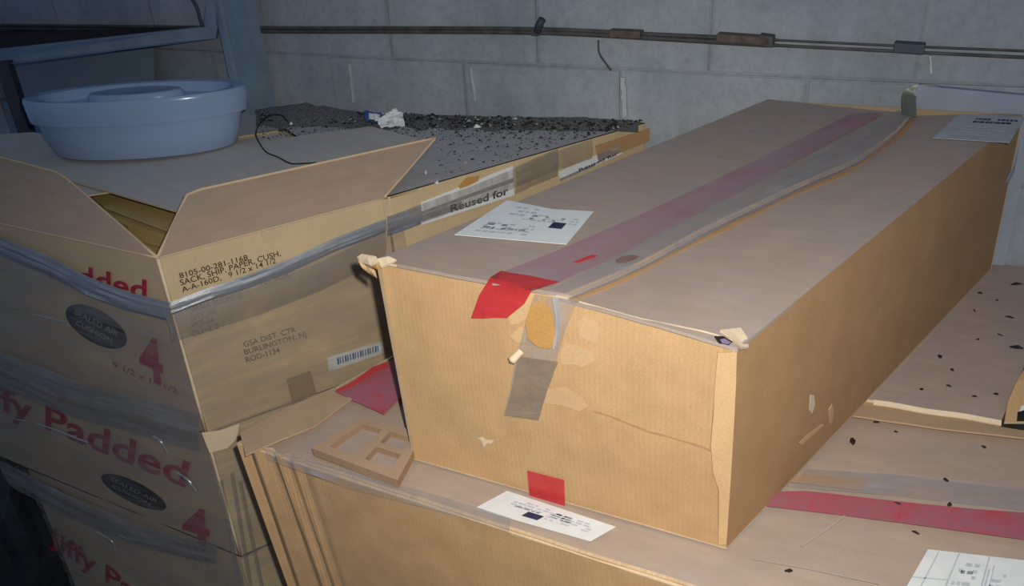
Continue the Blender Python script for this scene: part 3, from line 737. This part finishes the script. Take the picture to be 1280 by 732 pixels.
# open top carton
a1 = thing('open_carton', (K.x, K.y + .2, z1b), 'open wrapped cardboard carton with raised flaps, topmost of the left stack', 'carton', 'wrapped cartons of the left stack')
carton_body(a1, quad, z1b, ZS, mts, nms, False)
a2 = thing('mailer_carton', (K.x, K.y + .2, z2b), 'wrapped cardboard carton directly below the open carton, red print and black oval', 'carton', 'wrapped cartons of the left stack')
quad2 = [p for p in quad]
carton_body(a2, quad2, z2b + .002, z1b - .002, mts, nms, True)
e3 = lft(52, 628); s3 = (e3 - K).dot(LD)
N3 = K + LD * s3; M3_ = N3 + NIN * .42
a3 = thing('mailer_carton', (K.x, K.y + .2, 0), 'lowest wrapped carton of the left stack with red print near the bottom edge', 'carton', 'wrapped cartons of the left stack')
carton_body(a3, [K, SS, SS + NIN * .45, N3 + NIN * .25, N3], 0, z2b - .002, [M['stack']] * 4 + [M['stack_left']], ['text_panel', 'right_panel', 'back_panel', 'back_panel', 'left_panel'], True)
# flaps of the open carton
f1, f2 = at(235, 240, ZS + .068), at(545, 172, ZS + .062)
panel('top_flap', K + NIN * .002, SS + NIN * .002, f2, f1, TB, [M['flap'], M['edge'], M['flap']], a1, 14, 6, lambda u, v: .003 * math.sin(math.pi * v), UPZ, label='raised right flap')
g1 = at(75, 216, ZS + .085); g2 = at(0, 196, ZS + .085); g2 = g2 + (g2 - g1) * 1.2
bend = lambda u, v: .006 * math.sin(math.pi * v)
panel('top_flap', K + LN * .0, N_ , g2, g1, TB, [M['flap'], M['edge'], M['flap']], a1, 14, 6, bend, UPZ, label='raised left flap')
lz = ZS + .004
for nm, pts in (('flap_edge', [K + NIN * .002, f1, f2]), ('flap_edge', [f2, SS + NIN * .002]), ('flap_edge', [K, g1, g2]), ('fold_line', [N_, K]), ('fold_line', [K + TN * .001, SS + TN * .001])):
    P3 = lerp_line(pts, 24)
    tube(nm, P3, (.0016 if nm == 'fold_line' else .0028), M['edge'], a1, 6)
for zz0, zz1, par in ((z1b, ZS, a1), (z2b, z1b, a2)):
    tube('corner_fold', lerp_line([V((K.x, K.y, zz0 + .004)), V((K.x, K.y, zz1 - .002))], 6), .0035, M['cream'], par, 6)
lidp = [at(-60, 172, lz), at(20, 199, lz), at(60, 214, lz), at(92, 226, lz), at(150, 243, lz), at(229, 266, lz), at(262, 258, lz), at(330, 235, lz), at(480, 200, lz), at(520, 172, lz), at(464, 158, lz), at(400, 166, lz), at(320, 178, lz), at(220, 188, lz), at(40, 165, lz)]
sheet('lid_flap', lidp, .004, [M['lid'], M['edge'], M['inside']], a1, label='dusty closed flap under the pail')
sheet('inner_flap', [V((p.x, p.y, ZS - .0025)) for p in (SS + NIN * .34, M_, N_, N_.lerp(K, .35), at(150, 236, ZS))], .004, [M['lid'], M['edge'], M['inside']], a1)
lz2 = ZS - .03
sheet('lower_flap', [at(98, 232, lz2), at(130, 258, lz2), at(216, 290, lz2), at(262, 278, lz2), at(240, 240, lz2)], .004, [M['kraft_mailer'], M['edge'], M['inside']], a1)
# folded mailers inside
for i, (pts, dz_) in enumerate((([(118, 262), (210, 292), (214, 306), (196, 322), (150, 292)], -.08), ([(100, 244), (160, 268), (214, 282), (216, 296), (160, 282), (120, 262)], -.045))):
    o = sheet('kraft_mailer', [at(x, y, ZS + dz_) for x, y in pts], .03, M['kraft_mailer'], None)
    setp(o, ('yellow-brown padded paper sleeve deepest inside the open carton' , 'yellow-brown padded paper sleeve higher inside the open carton')[i], 'mailer', 'paper sleeves inside the open carton')

# print on the text face
def tl_(s, x0, y0, x1, y1, xt, yt, off=.004): return (s, txt(x0, y0, off), txt(x1, y1, off), txt(xt, yt, off))
lettering([tl_('8105-00-281-1168', 225, 347.5, 310, 324, 223, 341), tl_('SACK, SHIP, PAPER, CUSH,', 226, 356.5, 351, 319, 224, 349.5), tl_('A-A-160D,   9 1/2 x 14 1/2', 228, 365, 345, 328, 226, 358.5),
           ], M['ink'], a1, TN, bold=.006, label='black stencil lettering on the text panel')
lettering([tl_('SMALL BUSINESS', 238, 390, 303, 371, 236, 383), tl_('QTY 100', 239, 400, 271, 390, 237, 394), tl_('WT. 26', 239, 409, 268, 401, 238, 403), tl_('CU. 2.2', 240, 421, 274, 410, 238, 414),
           tl_('PER BOX', 326, 356, 362, 345, 325, 351)], M['ink_faded'], a1, TN, bold=.004, label='faded stencil lettering under the film')
lettering([tl_('GSA DIST. CTR', 305, 433.5, 370, 414, 303, 427), tl_('BURLINGTON, NJ', 306, 443, 383, 420, 304, 436.5), tl_('ROD-1134', 308, 452.5, 350, 440, 306, 446)], M['ink'], a1, TN, bold=.006, label='black address stencil')
q = [txt(411, 464, .005), txt(480, 441, .005), txt(479, 426, .005), txt(409, 447, .005)]
lab = sheet('bar_label', q, .0006, M['paper'], a1, TN, label='narrow white printed label')
print_rects('print', q, [(.16 + i * .045, .3, .16 + i * .045 + (.022 if i % 3 else .034), .78) for i in range(17)], M['blueink'], lab, TN)
sheet('brown_tape', [txt(x, y, .005) for x, y in [(358, 474), (388, 463), (396, 492), (366, 505)]], .0006, M['brown_tape'], a1, TN)
sheet('brown_tape', [txt(x, y, .004) for x, y in [(327, 290), (352, 283), (354, 296), (330, 304)]], .0006, M['stack'], a1, TN)
# print on the left faces
def ll_(s, x0, y0, x1, y1, xt, yt, off=.004): return (s, lft(x0, y0, off), lft(x1, y1, off), lft(xt, yt, off))
def oval(px, pts_, root, l1_, l2_):
    cx_, cy_ = px
    c_ = lft(cx_, cy_, .0035); ea = lft(*pts_[0], .0035) - c_; eb = lft(*pts_[1], .0035) - c_
    o = sheet('oval_badge', [c_ + ea * math.cos(t) + eb * math.sin(t) for t in [i * math.pi / 16 for i in range(32)]], .0004, M['oval'], root, LN, label='black printed oval')
    ls = []
    for s, kx, ky, hh, wd in ((l1_, -.72, .08, .34, 1.44), (l2_, -.60, -.45, .30, 1.2)):
        a = c_ + ea * kx + eb * ky; ls.append((s, a, a + ea * wd, a + eb * hh))
    lettering(ls, M['ovaltext'], o, LN, bold=.01, lift=.0008)
lettering([ll_('Padded', 62, 346, 184, 375, 60, 322)], M['redink'], a1, LN, bold=.018, label='red brand lettering')
lettering([ll_('4', 177, 468, 206, 481, 171, 414)], M['redink'], a1, LN, bold=.03, label='large red numeral')
lettering([ll_('9 1/2 x 14 1/2', 142, 458, 222, 492, 141, 451)], M['redink'], a1, LN, bold=.004)
oval((119.5, 408), ((158, 428), (125, 388)), a1, 'SEALED AIR', 'CUSHION')
lettering([ll_('Jiffy Padded', -38, 495, 232, 608, -40, 466)], M['redink'], a2, LN, bold=.018, label='red brand lettering')
lettering([ll_('4', 229, 672, 263, 682, 226, 630)], M['redink'], a2, LN, bold=.03, label='large red numeral')
oval((166, 614.5), ((207, 635), (172, 603)), a2, 'SEALED AIR', 'CUSHION')
lettering([ll_('Jiffy Padded', 62, 678, 250, 806, 61, 656)], M['redink'], a3, LN, bold=.018, label='red brand lettering')

# cartons behind: the debris covered one and the one under the pail
BB = [SS + TD * .006, RR, ws((at(800, 151, ZS) - W0).dot(WD), ZS, .012), at(330, 137, ZS), M_ + NIN * .03 + TD * .006]
b1 = thing('debris_carton', (-.1, 1.95, 0), 'cardboard carton covered in black debris, against the wall behind the open flap', 'carton')
BN = V(((RR - SS).y, -(RR - SS).x, 0)).normalized()
carton_body(b1, BB, 0, ZS, [M['stack']] * 5, ['front_panel', 'right_panel', 'back_panel', 'left_panel', 'left_panel'])
def bfc(px, py, off=.004): return on(px, py, BB[0] + BN * off, BN)
CC = [N_ + NIN * .02, M_ + NIN * .02, at(322, 141, ZS), at(200, 158, ZS), at(34, 181, ZS), at(-190, 212, ZS)]
c1_ = thing('back_carton', (-1.05, 2.1, 0), 'dusty cardboard carton under the blue-grey pail at the rear left', 'carton')
carton_body(c1_, CC, 0, ZS - .002, [M['stack']] * 6, ['front_panel', 'right_panel', 'back_panel', 'back_panel', 'left_panel', 'left_panel'])
# printed packing tape on the debris carton, seam liner, brown end
for (q4, wd) in (([(527, 281), (643, 244), (641, 207), (526, 253)], 'Reused for'), ([(700, 226), (778, 192), (774, 181), (698, 215)], 'Reused for')):
    q = [bfc(x, y) for x, y in q4]
    o = sheet('printed_tape', q, .0005, M['paper'], b1, BN, label='white printed packing tape')
    print_rects('print', q, [(0, .46, 1, .60), (.0, .16, .42, .44)] if q4[0][0] == 527 else [(0, .0, .55, .25)], M['greyink'], o, BN)
    a, bb, cc_ = q[0].lerp(q[1], .30).lerp(q[3].lerp(q[2], .30), .14), q[0].lerp(q[1], .93).lerp(q[3].lerp(q[2], .93), .12), q[0].lerp(q[1], .30).lerp(q[3].lerp(q[2], .30), .44)
    lettering([(wd, a, bb, cc_)], M['navyink'], o, BN, bold=.025)
ribbon('edge_liner', [bfc(478, 250), bfc(482, 272), bfc(485, 290)], [bfc(486, 248), bfc(489, 270), bfc(491, 288)], .0008, M['edge'], b1, BN, 2)
sheet('torn_patch', [bfc(x, y, .005) for x, y in [(573, 232), (583, 222), (600, 219), (598, 226), (586, 232), (575, 236)]], .0006, M['liner'], b1, BN)
panel('end_liner', bfc(744, 182), bfc(812, 160), bfc(812, 176), bfc(748, 202), .0006, [M['side']], b1, 1, 1, None, BN, label='bare brown board at the right end')

# ------------------------------------------------------------------ stretch wrap
sw = thing('stretch_wrap', (K.x, K.y, z2b), 'clear stretch film wound around the left stack of cartons', 'stretch film')
def filmgrid(name, P0, P1, P2, P3, m, n, amp, nu=30, nv=20, seed=0, label=None):
    panel(name, P0, P1, P2, P3, .0003, [m], sw, nu, nv, lambda u, v: amp * (noise.noise(V((u * 3 + seed, v * 22, seed))) + .7 * noise.noise(V((u * 6, v * 60, seed)))), n, label, True)
film_r = [txt(262, 540, .009), txt(540, 446, .009), txt(500, 268, .009), txt(213, 382, .009)]
filmgrid('film_sheet', *film_r, M['film'], TN, .0016, 24, 30, 3)
lb0 = K + LN * .009; 
Pl = lambda s, z: V((lb0.x + LD.x * s, lb0.y + LD.y * s, z))
filmgrid('film_sheet', Pl(0, z2b - .004), Pl(.9, z2b - .03), lft(-180, 240, .009), lft(213, 384, .009), M['film_left'], LN, .003, 30, 30, 8)
filmgrid('film_sheet', Pl(0, z2b - .006) , Pl(s3, z2b - .016), Pl(s3, .12), Pl(0, .12), M['film_left'], LN, .004, 20, 20, 12)
kz = K + TN * .009
Pr = lambda s, z: V((kz.x + TD.x * s, kz.y + TD.y * s, z))
filmgrid('film_sheet', Pr(0, .1), Pr(.2, .1), Pr(.2, z1b + .01), Pr(0, z1b + .01), M['film'], TN, .004, 12, 20, 15)
# gathered upper edge of the film
def band(pl, wpx, m, n, seed, amp=.0025):
    up_, dn = [], []
    for (x, y, f) in pl:
        up_.append(f(x, y - wpx / 2, .013)); dn.append(f(x, y + wpx / 2, .013))
    k = 30
    ribbon('film_band', lerp_line(up_, k), lerp_line(dn, k), .0004, m, sw, n, 8, lambda t, f: .004 * math.sin(math.pi * f) + amp * noise.noise(V((t * 4, f * 9, seed))), label='gathered upper edge of the film')
band([(213, 386, txt), (260, 368, txt), (310, 352, txt), (360, 333, txt), (420, 305, txt), (482, 282, txt)], 17, M['rope'], TN, 1)
band([(213, 390, lft), (160, 377, lft), (110, 358, lft), (60, 332, lft), (0, 308, lft), (-40, 294, lft)], 24, M['rope'], LN, 2, .004)
band([(250, 541, lft), (180, 522, lft), (90, 498, lft), (0, 462, lft), (-40, 446, lft)], 46, M['veil'], LN, 9, .004)
band([(272, 692, lft), (240, 686, lft), (165, 668, lft), (80, 630, lft), (0, 588, lft), (-40, 568, lft)], 26, M['veil'], LN, 10, .004)
band([(484, 283, bfc), (530, 266, bfc), (590, 244, bfc), (640, 224, bfc), (690, 203, bfc), (740, 186, bfc)], 24, M['film'], BN, 4)
band([(484, 283, bfc), (505, 276, bfc), (526, 268, bfc)], 24, M['rope'], BN, 6)
band([(644, 226, bfc), (670, 214, bfc), (697, 203, bfc)], 34, M['film_left'], BN, 7)
band([(216, 410, txt), (256, 397, txt), (320, 377, txt), (400, 346, txt), (482, 305, txt)], 36, M['film_left'], TN, 5, .001)
# short folds tinted whitish to draw the sparkle of the flash on the film
for pts, f, n, wd in (([(112, 368), (122, 356), (130, 350)], lft, LN, 5), ([(207, 390), (213, 408), (217, 428)], lft, LN, 4), ([(0, 388), (40, 392), (82, 402)], lft, LN, 3), ([(192, 545), (202, 552), (210, 566)], lft, LN, 5),
                      ([(222, 590), (236, 600), (246, 614)], lft, LN, 5), ([(0, 520), (50, 530), (110, 552)], lft, LN, 3), ([(120, 664), (140, 676), (146, 690)], lft, LN, 7), ([(150, 668), (170, 676), (190, 676)], lft, LN, 4)):
    P3 = smooth_line([f(x, y, .014) for x, y in pts], 12)
    h = UPZ * (wd / 1056 * .8)
    ribbon('film_fold', [p + h * .5 for p in P3], [p - h * .5 for p in P3], .0004, M['fold'], sw, n, 3, lambda t, q_: .003 * math.sin(math.pi * q_) + .002 * noise.noise(V((t * 6, q_ * 5, wd))))
sheet('crushed_liner', [txt(x, y, .012) for x, y in [(252, 541), (275, 538), (299, 530), (296, 548), (284, 560), (262, 566)]], .002, M['cream'], a2, TN, label='pale crushed board at the top corner')
# gathered tails at the corner below
for i, (x0, y0, x1, y1) in enumerate(((222, 676, 236, 700), (232, 676, 248, 706), (242, 678, 256, 712), (252, 680, 264, 716), (276, 600, 300, 735), (290, 590, 314, 735), (300, 600, 328, 735))):
    f, n = (lft, LN) if i < 4 else (txt, TN)
    P3 = lerp_line([f(x0, y0, .012), f(x1, y1, .012)], 8); h = (LD if i < 4 else TD) * .004
    ribbon('film_fold', [p - h for p in P3], [p + h for p in P3], .0004, M['film_left'], sw, n, 2, lambda t, q_: .003 * math.sin(math.pi * q_))

# dark plastic bag, bottom left
bp_ = N3 + LD * .20 - LN * .02
vs, fs = [], []
nu, nv = 28, 18
for j in range(nv + 1):
    for i in range(nu):
        th = 2 * math.pi * i / nu; ph = math.pi * (j / nv - .5)
        d_ = V((math.cos(ph) * math.cos(th), math.cos(ph) * math.sin(th), math.sin(ph)))
        r_ = 1 + .22 * noise.noise(d_ * 2.2) + .10 * abs(noise.noise(d_ * 6)) + .05 * abs(noise.noise(d_ * 14))
        vs.append(V((bp_.x + d_.x * .135 * r_, bp_.y + d_.y * .135 * r_, max(.0005, .31 + d_.z * .32 * r_))))
for j in range(nv):
    for i in range(nu): fs.append([j * nu + i, j * nu + (i + 1) % nu, (j + 1) * nu + (i + 1) % nu, (j + 1) * nu + i])
o = mk('plastic_bag', vs, fs, M['bag'], smooth=False); setp(o, 'crumpled dark plastic bag beside the lowest wrapped carton, bottom left corner', 'bag')

# ------------------------------------------------------------------ pail
PC = at(180, 203, lz); rb, rt, ov = .212, .25, .50
pw = at(303, 182, lz)
pail = thing('plastic_pail', at(172, 204, lz) + V((-.012, .106, .003)), 'shallow blue-grey plastic pail with a lid standing on the dusty flap', 'pail')
PO = V(pail.location)
def lathe(name, prof, m, parent, cap=False, k=64, label=None):
    vs, fs = [], []
    for r_, z_ in prof:
        for i in range(k):
            t = 2 * math.pi * i / k; vs.append(PO + V((r_ * math.cos(t), r_ * ov * math.sin(t), z_)))
    for j in range(len(prof) - 1):
        for i in range(k): fs.append([j * k + i, j * k + (i + 1) % k, (j + 1) * k + (i + 1) % k, (j + 1) * k + i])
    if cap: fs.append([(len(prof) - 1) * k + i for i in range(k)]); fs.append([i for i in range(k)][::-1])
    o = mk(name, vs, fs, m, parent, smooth=True, label=label)
    md = o.modifiers.new('e', 'EDGE_SPLIT'); md.split_angle = math.radians(40)
    return o
lathe('tub', [(rb - .006, 0), (rb, .004), (rb + .014, .04), (rb + .024, .078), (rb + .024, .098)], M['pail'], pail, True)
LR = rb + .040
lid = lathe('lid', [(LR - .012, .080), (LR - .002, .081), (LR, .086), (LR + .002, .108), (LR + .004, .126), (LR + .003, .134), (LR, .136), (LR - .030, .134), (LR - .036, .128), (LR - .045, .112), (.120, .112), (.02, .113)], M['pail'], pail, True)
lathe('lid_boss', [(.112, .112), (.110, .128), (.104, .135), (.09, .137), (.085, .1365), (.03, .137)], M['pail'], lid, True)
tilt = Matrix.Rotation(math.radians(-3.2), 3, 'X') @ Matrix.Rotation(math.radians(.6), 3, 'Y')
pail.rotation_euler = tilt.to_euler()

# ------------------------------------------------------------------ shelving unit
sh = thing('steel_shelving', ws(-1.6, 0, .1), 'blue-grey steel shelving frame against the wall at the left', 'shelf')
pa, pb = wall(264, 0, .075), wall(300, 0, .075)
qa, qb = wall(287, 110, .075), wall(329, 130, .075)
s0 = ((pa - W0).dot(WD) + (qa - W0).dot(WD)) / 2; s1 = ((pb - W0).dot(WD) + (qb - W0).dot(WD)) / 2
def upright(sa, sb, off, z0, z1, m):
    wd = sb - sa; prof = [(0, 0), (0, .05), (wd * .18, .05), (wd * .22, .040), (wd * .30, .040), (wd * .34, .05), (wd * .52, .05), (wd * .56, .056), (wd, .056), (wd, 0)]
    vs = [ws(sa + a, z_, off - .056 + b_) for z_ in (z0, z1) for a, b_ in prof]; k = len(prof)
    fs = [[i, (i + 1) % k, k + (i + 1) % k, k + i] for i in range(k)] + [list(range(k))[::-1], list(range(k, 2 * k))]
    o = mk('upright', vs, fs, m, sh); bm = bmesh.new(); bm.from_mesh(o.data); bmesh.ops.recalc_face_normals(bm, faces=bm.faces); bm.to_mesh(o.data); bm.free()
upright(s0, s1, .075, .0, 1.9, M['steel'])
bt = [at(0, 62, Z + .425), wall(264, 33, .08)]
bb_ = [at(0, 82, Z + .40), wall(262, 49, .08)]
bdv = (bt[1] - bt[0]); bt[0] = bt[0] - bdv * .8; bt[1] = bt[1] + bdv * .03
bbv = (bb_[1] - bb_[0]); bb_[0] = bb_[0] - bbv * .8; bb_[1] = bb_[1] + bbv * .03
dpt = V((-bdv.y, bdv.x, 0)).normalized() * .02
vs = [bb_[0], bb_[1], bt[1], bt[0]]; vs = vs + [v + dpt for v in vs]
mk('beam', vs, [[0, 1, 2, 3], [7, 6, 5, 4], [0, 4, 5, 1], [1, 5, 6, 2], [2, 6, 7, 3], [3, 7, 4, 0]], M['steel'], sh)
w0_ = ws((bt[0] - W0).dot(WD) - .35, bt[0].z - .004, .01); w1_ = ws((bt[1] - W0).dot(WD), bt[1].z - .004, .012)
sheet('shelf_deck', [bt[0] + dpt * 1.1 - UPZ * .006, bt[1] + dpt * 1.1 - UPZ * .006, w1_ - UPZ * .006, w0_ - UPZ * .006], .006, M['deck'], sh)
p4 = [wall(22, 170, .03), wall(196, 165, .03), wall(190, 60, .03), wall(14, 78, .03)]
sheet('back_sheet', p4, .004, plain('grey_sheet', (.24, .31, .36), .5, .08, 5), sh, -WN)
# inner leg of the frame and front leg at the left
i0 = ws(s0 - .0, 0, .035)
for nm, xs in (('side_leg', [(3, 80), (20, 82), (34, 182), (18, 182)]),):
    mid = at(12, 82, Z + .40); pn = V((0, -1, 0))
    q = [on(x, y, mid, pn) for x, y in xs]; x0_, x1_ = (q[0].x + q[3].x) / 2, (q[1].x + q[2].x) / 2
    box(nm, (x0_, mid.y, 0), (x1_ - x0_, 0, 0), (0, .03, 0), (0, 0, mid.z + .01), M['steel_dark'], sh)
tube('hook', smooth_line([wall(238, -5, .09), wall(246, 8, .09), wall(250, 22, .09), wall(254, 34, .09)], 10), .004, M['steel_dark'], sh)
sheet('gusset', [wall(258, 5, .082), wall(268, 0, .082), wall(270, 34, .082), wall(254, 34, .082)], .003, M['steel'], sh, -WN)

# ------------------------------------------------------------------ debris, wrapper, wire, chips
def crumb_vf(p, s, q):
    d = [V((q.uniform(-1, 1), q.uniform(-1, 1), 0)).normalized() for _ in range(1)][0]
    e = V((-d.y, d.x, 0)); a, b_, h = s * q.uniform(.7, 1.7), s * q.uniform(.4, .8), s * q.uniform(.35, .8)
    k = 6; ph = q.uniform(0, 6)
    vs = [p + d * a * math.cos(ph + i * 1.047) * q.uniform(.65, 1.1) + e * b_ * math.sin(ph + i * 1.047) * q.uniform(.65, 1.1) for i in range(k)]
    if (vs[1] - vs[0]).cross(vs[2] - vs[0]).z < 0: vs = vs[::-1]
    vs.append(p + V((q.uniform(-.4, .4) * s, q.uniform(-.4, .4) * s, h)))
    return vs, [[i, (i + 1) % k, k] for i in range(k)] + [list(range(k))[::-1]]
VS, FS, MI = [], [], []
q = random.Random(11)
dm = [M['crumb'], plain('grey_crumb', (.12, .115, .115), .9, .3), plain('pale_crumb', (.42, .42, .42), .9, .2)]
n_ = 0
while n_ < 2300:
    px = q.uniform(322, 806); v = q.random()
    yb = 137 + (px - 330) * .028
    py = yb + abs(q.gauss(0, 1)) * 18 if v < .72 else q.uniform(yb, 235)
    # front boundary of the carton top
    fy = 246 - (px - 481) * .284 if px > 481 else 300
    if px < 481 and py > 178 - (px - 320) * .147: continue
    if py > fy - 3 or (px < 545 and px > 460 and py > 175): continue
    pz = ZS + (.004 if py < yb + 14 else .0005)
    sz = q.choice((.0015, .002, .0026, .0034, .005)) * (1.35 if py < yb + 15 else .9)
    vs, fs = crumb_vf(at(px, py, pz), sz, q); k = len(VS); VS += vs; FS += [[k + i for i in f] for f in fs]
    m_ = q.choices((0, 1, 2), (.62, .33, .05))[0]; MI += [m_] * 7; n_ += 1
o = mk('debris_litter', VS, FS, dm, mi=MI); setp(o, 'black crumbs and grit scattered over the carton top along the wall', 'debris', None, 'stuff')
# low heap of dark dirt against the wall
vs, fs = [], []
nu, nv = 44, 10
ha, hb = at(318, 152, ZS), at(800, 160, ZS)
for j in range(nv + 1):
    for i in range(nu + 1):
        t = i / nu; x = 320 + 478 * t; y0_ = 136 + 15 * t
        p = at(x, y0_ + 1 + (21 - 8 * t + 5 * noise.noise(V((t * 22, 3, 3)))) * j / nv, ZS)
        hgt = (.018 * math.exp(-((t - .13) / .10) ** 2) + .0015 + .005 * math.exp(-((t - .84) / .1) ** 2)) * (math.cos(math.pi * .5 * j / nv)) * (1 + .5 * noise.noise(V((t * 40, j * .8, 1))))
        if j in (0, nv): hgt = 0 if j == nv else hgt
        p.z += max(.0004, hgt * min(1, t * 30, (1 - t) * 30)); vs.append(p)
for j in range(nv):
    for i in range(nu): a = j * (nu + 1) + i; fs.append([a, a + nu + 1, a + nu + 2, a + 1])
md_, nt, b = base('black_dirt'); v_ = coords(nt, 'Object', (1, 1, 1))
nt.links.new(ramp(nt, noi(nt, v_, 190, 6, .8), [(.36, (.05, .048, .046)), (.48, (.17, .16, .15)), (.66, (.34, .33, .32))]), b.inputs['Base Color']); b.inputs['Roughness'].default_value = .95
bump(nt, b, noi(nt, v_, 260, 4, .8), .9, .004)
o = mk('dirt_heap', vs, fs, md_, smooth=True); setp(o, 'low heap of dark dirt along the wall on the debris carton', 'dirt', None, 'stuff')
# black crumbs right of the long carton
cr_px = [(1095, 527, Z + .0), (1120, 539, Z), (1066, 551, Z), (1230, 558, Z), (1182, 599, Z + .003), (1145, 665, Z), (986, 713, Z), (1123, 629, Z + .004), (1187, 630, Z + .004), (1225, 366, zn), (1246, 375, zn), (1218, 388, zn), (1262, 396, zn), (1250, 418, zn), (1269, 434, zn), (1175, 445, zn), (1186, 482, zn), (1245, 492, zn), (1222, 424, zn), (1270, 355, zn), (1152, 486, zn), (1218, 495, zn), (1190, 462, zn)]
big = {2: .0085, 0: .006, 14: .009, 19: .011, 9: .006, 12: .006, 15: .006}
def clab(i):
    if i == 2: return 'long black crumb close beside the long carton, above the red tape strip'
    if i == 19: return 'black crumb half against the wall at the back of the dusty carton'
    if i == 14: return 'wide black crumb by the right edge on the dusty carton'
    if i == 6: return 'black crumb nearest the lower edge, right of the near corner of the long carton'
    if i == 5: return 'black crumb just above the ruled white label'
    if i in (7, 8): return 'small black crumb lying on the red tape strip of the wide carton'
    if i in (0, 1, 3, 4): return 'small black crumb between the back crease and the red tape of the wide carton'
    return 'small black crumb scattered on top of the dusty carton by the wall'
for i, (x, y, z_) in enumerate(cr_px):
    vs, fs = crumb_vf(at(x, y, z_ + .0006), big.get(i, .0045), q)
    o = mk('debris_crumb', vs, fs, M['crumb']); setp(o, clab(i), 'debris', 'black crumbs right of the long carton')
# white chips
for i, (x, y, s_, lb) in enumerate(((597, 159, .007, 'left one of two white plaster chips side by side on the debris carton'), (612, 158, .006, 'right one of two white plaster chips side by side on the debris carton'),
                                    (364, 155, .007, 'single white plaster chip beside the black wire loop'), (532, 216, .006, 'white plaster chip near the tip of the raised flap'), (546, 229, .006, 'pale chip at the front edge of the debris carton'))):
    vs, fs = crumb_vf(at(x, y, ZS + .012 if i == 2 else ZS + .003), s_, q)
    vs[-1].z += s_ * .5
    o = mk('plaster_chip', vs, fs, M['chip']); setp(o, lb, 'chip', 'white chips on the debris carton')
# wire loop
wp = [(396, 203), (380, 204), (363, 204), (347, 196), (333, 190), (324, 178), (320, 166), (326, 153), (338, 144), (352, 144), (360, 152)]
wz = [.006, .006, .006, .008, .010, .012, .016, .024, .028, .026, .014]
o = tube('wire_loop', smooth_line([at(x, y, ZS + k_) for (x, y), k_ in zip(wp, wz)], 48), .0016, M['wire'], None, 6)
setp(o, 'thin black wire bent in a loop on the cardboard right of the pail', 'wire')
# crumpled wrapper
wrp = thing('crumpled_wrapper', at(482, 160, ZS), 'crumpled white and blue paper wrapper lying on the debris by the wall', 'wrapper')
def crumple(name, P4, m, seed, nu=8, nv=6, amp=.008):
    P4 = [at(x, y, ZS + k_) for x, y, k_ in P4]
    vs, fs = [], []
    for j in range(nv + 1):
        for i in range(nu + 1):
            u, v = i / nu, j / nv
            p = P4[0] * (1 - u) * (1 - v) + P4[1] * u * (1 - v) + P4[2] * u * v + P4[3] * (1 - u) * v
            vs.append(p + V((noise.noise(V((u * 4, v * 4, seed))), noise.noise(V((u * 4, v * 4, seed + 5))), 1.2 * abs(noise.noise(V((u * 5, v * 5, seed + 9)))))) * amp)
    N = len(vs); vs += [p - UPZ * .001 for p in vs]
    for j in range(nv):
        for i in range(nu):
            a = j * (nu + 1) + i; fs.append([a, a + 1, a + nu + 2, a + nu + 1]); fs.append([N + a + nu + 1, N + a + nu + 2, N + a + 1, N + a])
    return mk(name, vs, fs, m, wrp)
crumple('wrapper_sheet', [(477, 160, .004), (506, 157, .006), (503, 140, .028), (468, 149, .022)], M['paper'], 1)
crumple('wrapper_sheet', [(470, 152, .012), (497, 146, .02), (496, 135, .040), (478, 145, .03)], M['paper'], 4)
crumple('blue_sheet', [(456, 150, .004), (475, 154, .008), (478, 143, .028), (455, 138, .026)], M['blueink'], 7, amp=.006)
crumple('wrapper_sheet', [(461, 148, .014), (474, 150, .016), (475, 143, .030), (461, 141, .028)], M['paper'], 11, 5, 4, .004)
crumple('blue_sheet', [(484, 156, .012), (493, 154, .016), (492, 150, .024), (484, 152, .022)], M['lightink'], 13, 4, 4, .004)

for o in bpy.data.objects:
    if o.type == 'MESH' and not o.parent and 'label' not in o and o.get('kind') != 'structure': print('UNTAGGED', o.name)
